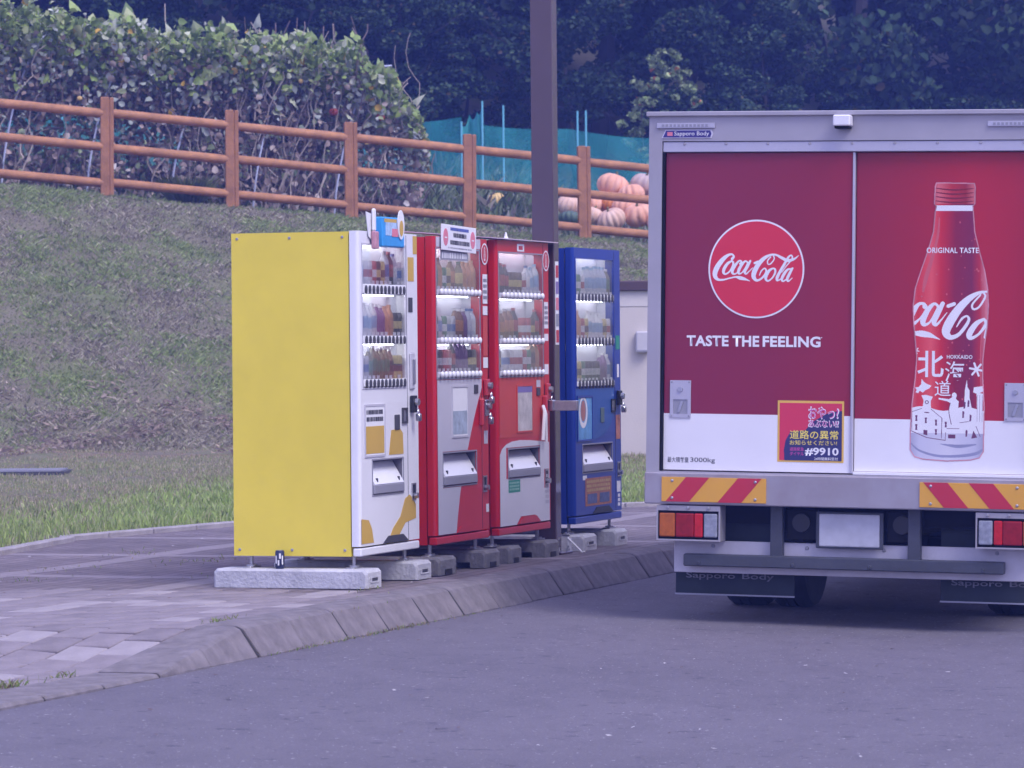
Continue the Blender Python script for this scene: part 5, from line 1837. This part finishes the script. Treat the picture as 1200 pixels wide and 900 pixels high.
M_pk = [mat('pumpkin_pale', (.86, .50, .36), .55, var=.2, vscale=5.0, rgb2=(.74, .36, .22)),
        mat('pumpkin_orange', (.70, .24, .05), .5, var=.15, vscale=2.5),
        mat('pumpkin_cream', (.82, .62, .50), .6, var=.2, vscale=5, rgb2=(.68, .42, .30)),
        mat('pumpkin_grey', (.42, .36, .36), .6, var=.25, vscale=3, rgb2=(.60, .42, .34)),
        mat('pumpkin_green', (.10, .16, .12), .6, var=.3, vscale=3),
        mat('pumpkin_yellow', (.72, .50, .18), .55, var=.2, vscale=3)]
M_stem = mat('pumpkin_stem', (.22, .20, .10), .8, var=.2)
pk_def = [  # X, Y, centre z, radius, material, label
    (1.34, 53.3, 3.68, .200, 0, 'large pale orange pumpkin alone on top of the heap, beside the fence post'),
    (1.80, 53.5, 3.70, .18, 3, 'greyish striped pumpkin high on the heap, next to the truck edge'),
    (1.66, 53.1, 3.54, .175, 0, 'pale pink-orange pumpkin just below the greyish one, at the middle rail'),
    (.755, 52.9, 3.40, .16, 2, 'cream striped pumpkin just right of the brown post'),
    (1.12, 53.2, 3.40, .165, 0, 'pale orange pumpkin behind the fence post, below the middle rail'),
    (1.36, 53.2, 3.42, .13, 1, 'deep orange pumpkin in the middle of the heap'),
    (1.53, 52.9, 3.36, .175, 0, 'ribbed orange-pink pumpkin at the centre front of the heap'),
    (1.40, 52.6, 3.20, .18, 2, 'whitish pumpkin with dark flecks at the front foot of the heap'),
    (1.75, 52.7, 3.26, .19, 0, 'large ribbed pink-orange pumpkin at the front, next to the truck edge'),
    (1.05, 52.7, 3.26, .14, 2, 'cream and orange pumpkin low at the right of the fence post'),
    (.90, 52.9, 3.28, .13, 1, 'small orange pumpkin low at the left of the fence post'),
    (.80, 52.6, 3.21, .15, 4, 'dark green pumpkin under the cream striped one, right of the brown post'),
    (1.95, 52.5, 3.14, .17, 0, 'orange-pink pumpkin lowest at the truck edge'),
    (2.05, 53.2, 3.45, .18, 0, 'orange pumpkin at the hidden right side of the heap'),
    (1.55, 53.6, 3.35, .19, 0, 'pale orange pumpkin at the back of the heap, mostly hidden'),
    (1.25, 53.6, 3.38, .19, 0, 'pale orange pumpkin at the back, under the topmost one'),
    (-.18, 56.0, 3.60, .12, 5, 'single small yellow pumpkin lying in the weeds left of the brown post'),
]
for i, (X, Y, zc, r, mi, lab) in enumerate(pk_def):
    r *= 1.10
    fl = .62 if mi == 4 else .80
    t = thing('pumpkin', lab, 'pumpkin', (X, Y, zc - r * fl), random.uniform(0, 6), 'pumpkins behind the fence')
    t.rotation_euler = (R(random.uniform(-22, 22)), R(random.uniform(-22, 22)), random.uniform(0, 6))
    m_ = pumpkin_mesh(i + 3, fl, 10 + i % 4)
    m_.v = [(a * r, b * r, c * r) for a, b, c in m_.v]
    m_.build('fruit', M_pk[mi], t, smooth=80)
    MB().tube([(0, 0, r * fl * 1.55), (.004, 0, r * fl * 1.9), (.02, .01, r * fl * 2.15)], [r * .14, r * .09, r * .07], 6).build('stem', M_stem, t, smooth=60)

# ---- leaf scatter
leaf_m = mat_attr('vine_leaves', .6, .2, .3)
wood_leaf_m = mat_attr('forest_leaves', .7, .15, .12)

def leaf_quads(P, size, colr, up=.35):
    """pointed leaf made of one bent four-corner face, facing loosely outwards"""
    n = len(P)
    a = RNG.normal(size=(n, 3)); a[:, 2] += up
    a /= np.linalg.norm(a, axis=1)[:, None]
    t = RNG.normal(size=(n, 3))
    t -= a * (t * a).sum(1)[:, None]
    t /= np.linalg.norm(t, axis=1)[:, None]
    b = np.cross(a, t)
    s = size[:, None]
    fold = RNG.uniform(.05, .22, (n, 1)) * s
    base, tip = P - t * s * .5, P + t * s * .55 - a * s * .12
    l1, l2 = P - t * s * .28 + b * s * .40 + a * fold, P + t * s * .18 + b * s * .34 + a * fold
    r1, r2 = P - t * s * .28 - b * s * .40 + a * fold, P + t * s * .18 - b * s * .34 + a * fold
    V = np.stack([base, l1, l2, tip, r2, r1], 1).reshape(-1, 3)
    i = np.arange(n)[:, None] * 6
    F1 = np.concatenate([i, i + 3, i + 2, i + 1], 1)
    F2 = np.concatenate([i, i + 5, i + 4, i + 3], 1)
    return V, np.stack([F1, F2], 1).reshape(-1, 4)

# ---- vine-covered hoop trellis behind the fence
vt = thing('vine_trellis', 'long trellis of bent poles overgrown with broad-leaved vines behind the fence', 'vine trellis', (-4.2, 53.0, 3.4))
vo = np.array([-4.2, 53.0, 3.4])
M_hoop = mat('pale_blue_pole', (.48, .52, .66), .45, var=.1)
M_vine = mat('dry_vine_stem', (.46, .39, .33), .8, var=.25)
M_vine2 = mat('dark_vine_stem', (.20, .15, .14), .85, var=.25)
def vtop(X):
    """height of the hedge top above its foot"""
    return 2.26 - .30 * sstep(-3.0, -1.25, X) ** 1.6 + .30 * (fbm(X * 1.6, 0 * X, 71) - .5) + .22 * (vnoise(X * 6.5, 0 * X, 77) - .5) - 1.0 * sstep(-1.70, -1.00, X) ** 2
def vy(X): return fence_y(X) + 2.4
for i, X in enumerate(np.arange(-7.6, -1.8, 1.05)):
    y0 = float(vy(X)); zb = float(terrain(X, y0)) - .1
    h = float(vtop(X)) - .12
    pts = []
    for q in np.linspace(0, 1, 12):
        pts.append(np.array([X + .75 * q ** 1.3, y0 - .35 + 1.1 * q ** 2, zb + h * math.sin(q * math.pi / 2) ** .9]) - vo)
    MB().tube(pts, .014, 6).build('hoop_pole', M_hoop, vt, smooth=60)
for hz in (.75, 1.25, 1.8):
    pts = [np.array([X, float(vy(X)) - .15, float(terrain(X, vy(X))) + hz + .05 * math.sin(X * 3)]) - vo for X in np.linspace(-7.6, -1.4, 30)]
    MB().tube(pts, .008, 5).build('tie_wire', M_vine2, vt)

greens = [(.17, .24, .07), (.23, .32, .09), (.31, .41, .11), (.37, .42, .19), (.44, .47, .32), (.52, .54, .45)]
n = 19000
X = RNG.uniform(-8.2, -1.12, n)
T_ = vtop(X)
q = RNG.beta(2.4, 1.15, n)
Yb = vy(X)
zb = terrain(X, Yb)
depth = RNG.uniform(-.55, 1.5, n)
Z = zb + .55 + (T_ - .55) * np.clip(q + RNG.normal(0, .035, n), 0, 1.07) - .10 * np.clip(depth - .6, 0, 9)
thin = (RNG.uniform(0, 1, n) < .55 * sstep(-4.6, -3.6, X) * (1 - sstep(-2.2, -1.7, X)) * (1 - sstep(.55, .75, q)))
X, q, Yb, depth, Z = X[~thin], q[~thin], Yb[~thin], depth[~thin], Z[~thin]
n = len(X)
P = np.stack([X, Yb + depth - .25 * q, Z], 1) - vo
upper = q
col1 = pal(n, greens, [4, 5, 3, 3, 2, 1], .2)
col2 = pal(n, [(.32, .36, .31), (.42, .45, .42), (.22, .26, .19), (.28, .21, .17), (.37, .30, .25)], [3, 3, 2, 2, 2], .2)
mixc = RNG.uniform(0, 1, n) < sstep(.45, .95, upper)
colr = np.where(mixc[:, None], col1, col2)
yel = RNG.uniform(0, 1, n) < .012
colr[yel] = (.55, .36, .06)
V, Fq = leaf_quads(P, RNG.uniform(.04, .12, n) * (.75 + .4 * upper), colr)
tag(link('vine_leaves', np_mesh('vine_leaves', V, Fq, leaf_m, colr), vt), kind='stuff')
# withered leaves hanging low
n = 6000
X = RNG.uniform(-8.2, -1.2, n)
Yb = vy(X)
P = np.stack([X, Yb + RNG.uniform(-.45, 1.2, n), terrain(X, Yb) + RNG.uniform(.0, 1.35, n) ** 1.1], 1) - vo
colr = pal(n, [(.40, .31, .27), (.30, .235, .21), (.52, .44, .39), (.28, .34, .18), (.58, .54, .52)], [4, 4, 2, 2, 1], .25)
V, Fq = leaf_quads(P, RNG.uniform(.05, .12, n), colr, up=-.1)
tag(link('withered_leaves', np_mesh('withered_leaves', V, Fq, leaf_m, colr), vt), kind='stuff')
# tangled stems
tg = MB()
for i in range(320):
    X0 = random.uniform(-7.8, -1.3) if i < 130 else random.gauss(-3.0, .8)
    y0 = float(vy(X0)) + random.uniform(-.5, .5)
    z0 = float(terrain(X0, y0)) + (0 if random.random() < .55 else random.uniform(.6, 1.4))
    h = random.uniform(.6, 1.5)
    k1, k2 = random.uniform(-.4, .5), random.uniform(-.25, .25)
    pts = [np.array([X0 + k1 * t + .06 * math.sin(t * 9 + i), y0 + k2 * t + .05 * math.cos(t * 7 + i * 2), z0 + h * (t ** .9) + .05 * math.sin(t * 11 + i)]) - vo for t in np.linspace(0, 1, 9)]
    tg.tube(pts, random.uniform(.005, .011), 4, m=0 if random.random() < .5 else 1)
tag(tg.build('vine_stems', [M_vine, M_vine2], vt), kind='stuff')
# the broad leaves that stand out along the top, each its own piece
lf = []
for c in greens[1:5] + [(.24, .30, .10)]:
    m_ = MB()
    pts = [(0, 0, 0), (.20, .10, -.02), (.46, .05, -.05), (.40, .35, -.06), (.22, .62, -.08), (0, .95, -.14), (-.22, .62, -.08), (-.40, .35, -.06), (-.46, .05, -.05), (-.20, .10, -.02), (0, .35, .03)]
    m_.add(pts, [(10, 0, 1), (10, 1, 2, 3), (10, 3, 4), (10, 4, 5), (10, 5, 6), (10, 6, 7), (10, 7, 8, 9), (10, 9, 0)])
    lf.append(m_.mesh('vine_leaf', mat('broad_leaf_%d' % len(lf), c, .5, var=.2, vscale=3)))
for i in range(210):
    X0 = random.uniform(-7.4, -1.25)
    y0 = float(vy(X0)) + random.uniform(-.45, .7)
    if i < 120: z0 = float(terrain(X0, y0)) + float(vtop(X0)) + random.uniform(-.20, .10)
    else: z0 = float(terrain(X0, y0)) + float(vtop(X0)) * random.uniform(.55, .95); y0 = float(vy(X0)) - random.uniform(.35, .6)
    o = link('vine_leaf', random.choice(lf), vt, Vector((X0, y0, z0)) - Vector(vo), (R(random.uniform(20, 110)), R(random.uniform(-35, 35)), random.uniform(-1.3, 1.3)))
    k = random.uniform(.14, .25)
    o.scale = (k, k, k)
# small gourds hanging in the vines
for X0, zz in ((-2.33, 1.35), (-1.72, 1.32), (-5.55, 1.2), (-2.75, 1.72)):
    y0 = float(vy(X0)) - .55
    o = thing('gourd', {-2.33: 'red gourd hanging in the vines above the fence, left of the withered end', -1.72: 'dark red gourd near the right end of the vines', -5.55: 'small yellow gourd hanging low in the vines, left of the first fence post', -2.75: 'tiny orange gourd high in the bare stems'}[X0], 'gourd', (X0, y0, float(terrain(X0, y0)) + zz), 0, 'gourds in the vines')
    r = .06 if X0 in (-2.33, -1.72) else .035
    m_ = pumpkin_mesh(int(-X0 * 100), .9, 9); m_.v = [(a * r, b * r, c * r) for a, b, c in m_.v]
    m_.build('fruit', mat('gourd_red', (.30, .05, .03), .6, var=.3) if r > .05 else M_pk[5], o, smooth=80)
    MB().tube([(0, 0, r * 1.5), (.01, 0, r * 2.6), (.0, .02, r * 5)], .005, 5).build('stem', M_vine, o)

# ---- tuft of fine grass behind the fence
n = 900
a = RNG.uniform(0, 2 * np.pi, n); rr_ = RNG.uniform(0, .12, n)
tx, ty = -4.22, 51.15
P = np.stack([tx + rr_ * np.cos(a) * 1.6, ty + rr_ * np.sin(a), np.full(n, float(terrain(tx, ty)) - .02)], 1)
d = np.stack([np.cos(a), np.sin(a), np.zeros(n)], 1)
Hh = RNG.uniform(.22, .42, n)
tip = P + d * (RNG.uniform(.05, .30, n))[:, None] + np.array([0, 0, 1]) * Hh[:, None]
w = np.stack([-d[:, 1], d[:, 0], np.zeros(n)], 1) * .006
V = np.stack([P - w, P + w, (P * .4 + tip * .6) + w + [0, 0, .04], tip], 1).reshape(-1, 3)
i = np.arange(n)[:, None] * 4
tf = thing('grass_tuft', 'round tuft of fine pale green grass in front of the vines', 'grass tuft', (tx, ty, float(terrain(tx, ty))))
o = link('blades', np_mesh('blades', V - np.array([tx, ty, float(terrain(tx, ty))]), np.concatenate([i, i + 1, i + 2, i + 3], 1), grass_m, pal(n, [(.16, .19, .08), (.20, .22, .12), (.12, .15, .06)], [2, 2, 1])), tf)

# ---- teal garden nets on stakes
M_net = mat_net('teal_net', (.03, .40, .42), .50)
M_net2 = mat_net('teal_net_bunched', (.10, .60, .58), .72)
M_stake = mat('teal_stake', (.18, .55, .66), .5, var=.1)
def net(name, label, pts, mtl, stakes, sag=.03, th=.006):
    """pts: list of (X, Y, z bottom, z top)"""
    t = thing(name, label, 'garden net', (pts[0][0], pts[0][1], pts[0][2]), 0, 'garden nets')
    o = np.array([pts[0][0], pts[0][1], pts[0][2]])
    m = MB()
    nS = 10
    V, Fc = [], []
    arr = np.array(pts)
    tt_ = np.linspace(0, len(pts) - 1, nS * (len(pts) - 1) + 1)
    ip = np.stack([np.interp(tt_, range(len(pts)), arr[:, k]) for k in range(4)], 1)
    for i_, (X_, Y_, zb_, zt_) in enumerate(ip):
        fr_ = tt_[i_] % 1
        sg_ = sag * math.sin(fr_ * math.pi)
        for k in range(6):
            f = k / 5
            V.append((X_ - o[0], Y_ + .03 * math.sin(i_ * .9 + k) - o[1], zb_ + (zt_ - sg_ - zb_) * f - o[2]))
    for i_ in range(len(ip) - 1):
        for k in range(5):
            Fc.append([i_ * 6 + k, (i_ + 1) * 6 + k, (i_ + 1) * 6 + k + 1, i_ * 6 + k + 1])
    m.add(V, Fc)
    m.build('netting', mtl, t, smooth=80)
    for X_, Y_, zb_, zt_ in stakes:
        MB().tube([(X_ - o[0], Y_ - o[1], zb_ - o[2]), (X_ - o[0], Y_ - o[1], zt_ - o[2])], .015, 6).build('stake', M_stake, t)
net('garden_net', 'dark teal garden net fence, low run behind the end of the vines', [(-2.6, 61.0, 3.9, 5.03), (-1.85, 61.3, 3.9, 5.02), (-.75, 61.0, 3.9, 5.08)], M_net, [(-1.85, 61.25, 3.9, 5.05)])
net('garden_net', 'bright teal bunched net standing upright beside the brown post', [(-.74, 60.0, 4.0, 4.90), (-.62, 60.3, 4.0, 5.08), (-.50, 60.05, 4.0, 5.10), (-.42, 60.0, 4.0, 5.22)], M_net2, [(-.42, 59.95, 4.0, 5.26), (-.74, 59.95, 4.0, 4.95)], sag=.10)
net('garden_net', 'teal garden net running behind the fence from the brown post to the truck', [(-.40, 60.2, 3.9, 4.90), (.9, 60.6, 3.9, 4.86), (2.2, 61.0, 3.85, 4.72), (4.0, 61.6, 3.7, 4.60)], M_net, [(-.10, 60.1, 3.9, 5.20), (1.04, 60.4, 3.9, 5.12), (1.17, 60.45, 3.9, 5.13), (3.4, 61.3, 3.8, 4.9)])
net('garden_net', 'small patch of teal net showing through the vines at the left', [(-7.6, 55.2, 3.7, 4.85), (-6.3, 55.3, 3.7, 4.80), (-4.6, 55.6, 3.6, 4.65)], M_net, [(-6.3, 55.2, 3.6, 4.9)])

# ---- trees
M_bark = mat('dark_bark', (.055, .045, .045), .9, var=.3, vscale=6, bump=.5)

def tree_parts(seed, H, crown_r, crown_lo, nleaf, leaf, cols_, wts, trunk_r, lobes=44, lobe_k0=.40):
    rs = np.random.default_rng(seed)
    rr = random.Random(seed)
    tr = MB()
    def branch(p, d, L, r, lvl):
        pts, rad = [p], [r]
        for k in range(5):
            d = (d + Vector((rr.uniform(-.18, .18), rr.uniform(-.18, .18), rr.uniform(-.02, .12)))).normalized()
            p = p + d * L / 5
            pts.append(p); rad.append(r * (1 - .16 * (k + 1)))
            if lvl < 2 and k >= 1:
                for _ in range(2 if lvl == 0 else 1):
                    a = rr.uniform(0, 6.28)
                    dd = Vector((math.cos(a), math.sin(a), rr.uniform(.15, .7))).normalized()
                    branch(p, dd, L * (.42 if lvl == 0 else .45), r * (1 - .16 * (k + 1)) * .45, lvl + 1)
        tr.tube(pts, rad, 7 if lvl == 0 else 5)
    branch(Vector((0, 0, -.3)), Vector((0, 0, 1)), H * .85, trunk_r, 0)
    # leaf lobes spread through the crown
    C = []
    for k in range(lobes):
        t = rs.uniform(0, 1) ** .8
        z = crown_lo + (H - crown_lo) * t
        rad = crown_r * (math.sin(math.pi * min(.98, .18 + .80 * t)) ** .7)
        a = rs.uniform(0, 6.28); q = rs.uniform(.35, 1) ** .6
        C.append((rad * q * math.cos(a), rad * q * math.sin(a), z, rs.uniform(.45, 1.0) * crown_r * lobe_k0))
    C = np.array(C)
    li = rs.integers(0, lobes, nleaf)
    d = rs.normal(size=(nleaf, 3)); d /= np.linalg.norm(d, axis=1)[:, None]
    rad = C[li, 3] * rs.uniform(.25, 1.05, nleaf) ** .5
    P = C[li, :3] + d * rad[:, None] * np.array([1.1, 1.1, .72])
    lobe_k = rs.uniform(.65, 1.3, lobes)[li]
    base = np.array(cols_)[rs.choice(len(cols_), nleaf, p=np.array(wts) / sum(wts))]
    colr = np.clip(base * lobe_k[:, None] * (1 + rs.normal(0, .2, (nleaf, 1))), .003, .8)
    V, Fq = leaf_quads(P, rs.uniform(.6, 1.25, nleaf) * leaf, colr, up=.5)
    return tr.mesh('trunk', M_bark, smooth=50), np_mesh('crown', V, Fq, wood_leaf_m, colr)

dk = [(.026, .052, .030), (.038, .072, .038), (.055, .095, .048), (.08, .115, .06), (.11, .09, .04)]
kinds = [tree_parts(101 + i, (9.5, 11.5, 8.0, 12.5)[i], (2.5, 2.9, 2.2, 3.0)[i], (.5, .4, .3, .6)[i], 15000, .19, dk, [4, 5, 4, 2, .4], (.15, .19, .12, .2)[i]) for i in range(4)]
spots = []
for i, X in enumerate(np.arange(-12.5, 14.5, 2.7)):
    spots.append((X + random.uniform(-.6, .6), float(fence_y(X)) + 18.0 + random.uniform(-1.2, 1.2), i % 4))
for i, X in enumerate(np.arange(-15.5, 17.5, 3.1)):
    spots.append((X + random.uniform(-.8, .8), float(fence_y(X)) + 23.0 + random.uniform(-1.5, 1.5), (i * 3 + 1) % 4))
for i, X in enumerate(np.arange(-18, 20, 3.6)):
    spots.append((X + random.uniform(-.8, .8), float(fence_y(X)) + 28.0 + random.uniform(-1.5, 1.5), (i * 3 + 2) % 4))
for X, Y, k in spots:
    t = thing('forest_tree', 'dark leafy tree among many in the shaded wood behind the field', 'tree', (X, Y, float(terrain(X, Y))), random.uniform(0, 6.28), 'trees of the wood behind the field')
    sc_ = random.uniform(.85, 1.15)
    t.scale = (sc_, sc_, sc_ * random.uniform(.95, 1.1))
    link('trunk', kinds[k][0], t)
    link('crown', kinds[k][1], t)
# low undergrowth along the wood's edge
for i, X in enumerate(np.arange(-11.0, 12.5, 1.7)):
    Xu, Yu = X + random.uniform(-.5, .5), float(fence_y(X)) + 15.6 + random.uniform(-.8, .8)
    t = thing('forest_shrub', 'low dark shrub among many along the edge of the wood', 'shrub', (Xu, Yu, float(terrain(Xu, Yu)) - .1), random.uniform(0, 6.28), 'shrubs along the edge of the wood')
    sc_ = random.uniform(.26, .40)
    t.scale = (sc_ * 1.25, sc_ * 1.25, sc_)
    link('stem', kinds[i % 4][0], t)
    link('foliage', kinds[i % 4][1], t)
# lighter sapling at the wood's edge, beside the truck roof
sa = tree_parts(303, 2.75, .68, .4, 1900, .085, [(.28, .36, .16), (.37, .44, .22), (.21, .27, .12), (.55, .20, .10)], [4, 4, 3, .25], .035, lobes=75, lobe_k0=.16)
sx_, sy_ = 2.50, 64.0
t = thing('sapling', 'slender pale green young tree at the edge of the wood, left above the truck roof', 'tree', (sx_, sy_, float(terrain(sx_, sy_)) - .0), 1.0)
link('trunk', sa[0], t); link('crown', sa[1], t)

# ---- small weeds along kerb and paving joints
n = 900
wpx = []
for cxs, cvs, sps, cnt_, hh in ((-5.0, -.30, .10, 90, .07), (-5.25, -.30, .07, 70, .05), (-4.45, -.30, .05, 40, .06), (-2.35, -.655, .25, 110, .03), (-1.45, -.655, .3, 120, .03), (-.9, -.655, .25, 90, .035), (.1, -.655, .3, 60, .02),
                           (.5, 2.2, .15, 40, .05), (1.6, 2.5, .2, 40, .05), (2.6, 2.0, .25, 60, .06), (3.4, 2.8, .3, 50, .06), (-.9, -.36, .2, 50, .03), (-2.6, -.30, .12, 60, .05), (1.0, 1.2, .15, 40, .04), (4.5, 1.6, .25, 50, .06), (-.05, -.1, .12, 30, .03)):
    for _ in range(cnt_):
        s_, v_ = cxs + random.gauss(0, sps), cvs + random.gauss(0, .018 if cvs < 0 else .12)
        p = row(s_, v_)
        wpx.append((p.x, p.y, 0.0 if v_ < -.62 else float(pave_z(s_, v_)), hh * random.uniform(.3, 1.0) * (.45 if v_ > .5 else .8)))
wpx = np.array(wpx)
blades('joint_weeds', wpx[:, :3], wpx[:, 3], RNG.uniform(.003, .007, len(wpx)), pal(len(wpx), [(.22, .30, .10), (.30, .33, .15), (.34, .28, .17), (.22, .15, .11)], [4, 3, 2, 1]), 'small weeds growing in the joints of kerb and paving', 'weeds', lean=1.0)

# ---- crumbs and fallen leaves on the asphalt and paving
lit = MB()
for _ in range(160):
    if random.random() < .6:
        X_, Y_ = random.uniform(-1.6, 2.6), random.uniform(13, 24)
        s_, v_ = row_inv(X_, Y_)
        if v_ > -.75: continue
        z_ = float(road_z(X_, Y_)) + .003
    else:
        s_, v_ = random.uniform(-4, 8), random.uniform(-.25, 3.5)
        p = row(s_, v_); X_, Y_ = p.x, p.y
        z_ = float(pave_z(s_, v_)) + .012
    k = random.uniform(.006, .018); a_ = random.uniform(0, 6.28)
    pts = [(X_ + k * math.cos(a_ + q) * random.uniform(.6, 1), Y_ + k * math.sin(a_ + q) * random.uniform(.6, 1), z_ + random.uniform(0, .006)) for q in (0, 1.6, 3.1, 4.7)]
    lit.add(pts, [(0, 1, 2, 3)], m=0 if random.random() < .45 else 1)
tag(lit.build('litter', [mat('pale_crumb', (.55, .52, .52), .8, var=0), mat('dead_leaf', (.12, .07, .05), .8, var=0)]), 'scattered dead leaves and pale crumbs on asphalt and paving', 'litter', kind='stuff')

# ---- haze: bluish air added round everything, for distant fading and to imitate lens veil
hz = MB().box(-74, 74, -44, 124, -1.6, 38).build('haze', None)
hz.data.materials.clear()
hm = bpy.data.materials.new('haze_veil')
hm.use_nodes = True
hn, hl = hm.node_tree.nodes, hm.node_tree.links
hn.clear()
ho = hn.new('ShaderNodeOutputMaterial')
hv = hn.new('ShaderNodeVolumePrincipled')
hv.inputs['Color'].default_value = (.20, .30, 1.0, 1)
hv.inputs['Density'].default_value = .0024
hv.inputs['Anisotropy'].default_value = 0.0
hl.new(hv.outputs[0], ho.inputs['Volume'])
hz.data.materials.append(hm)
tag(hz, kind='stuff')
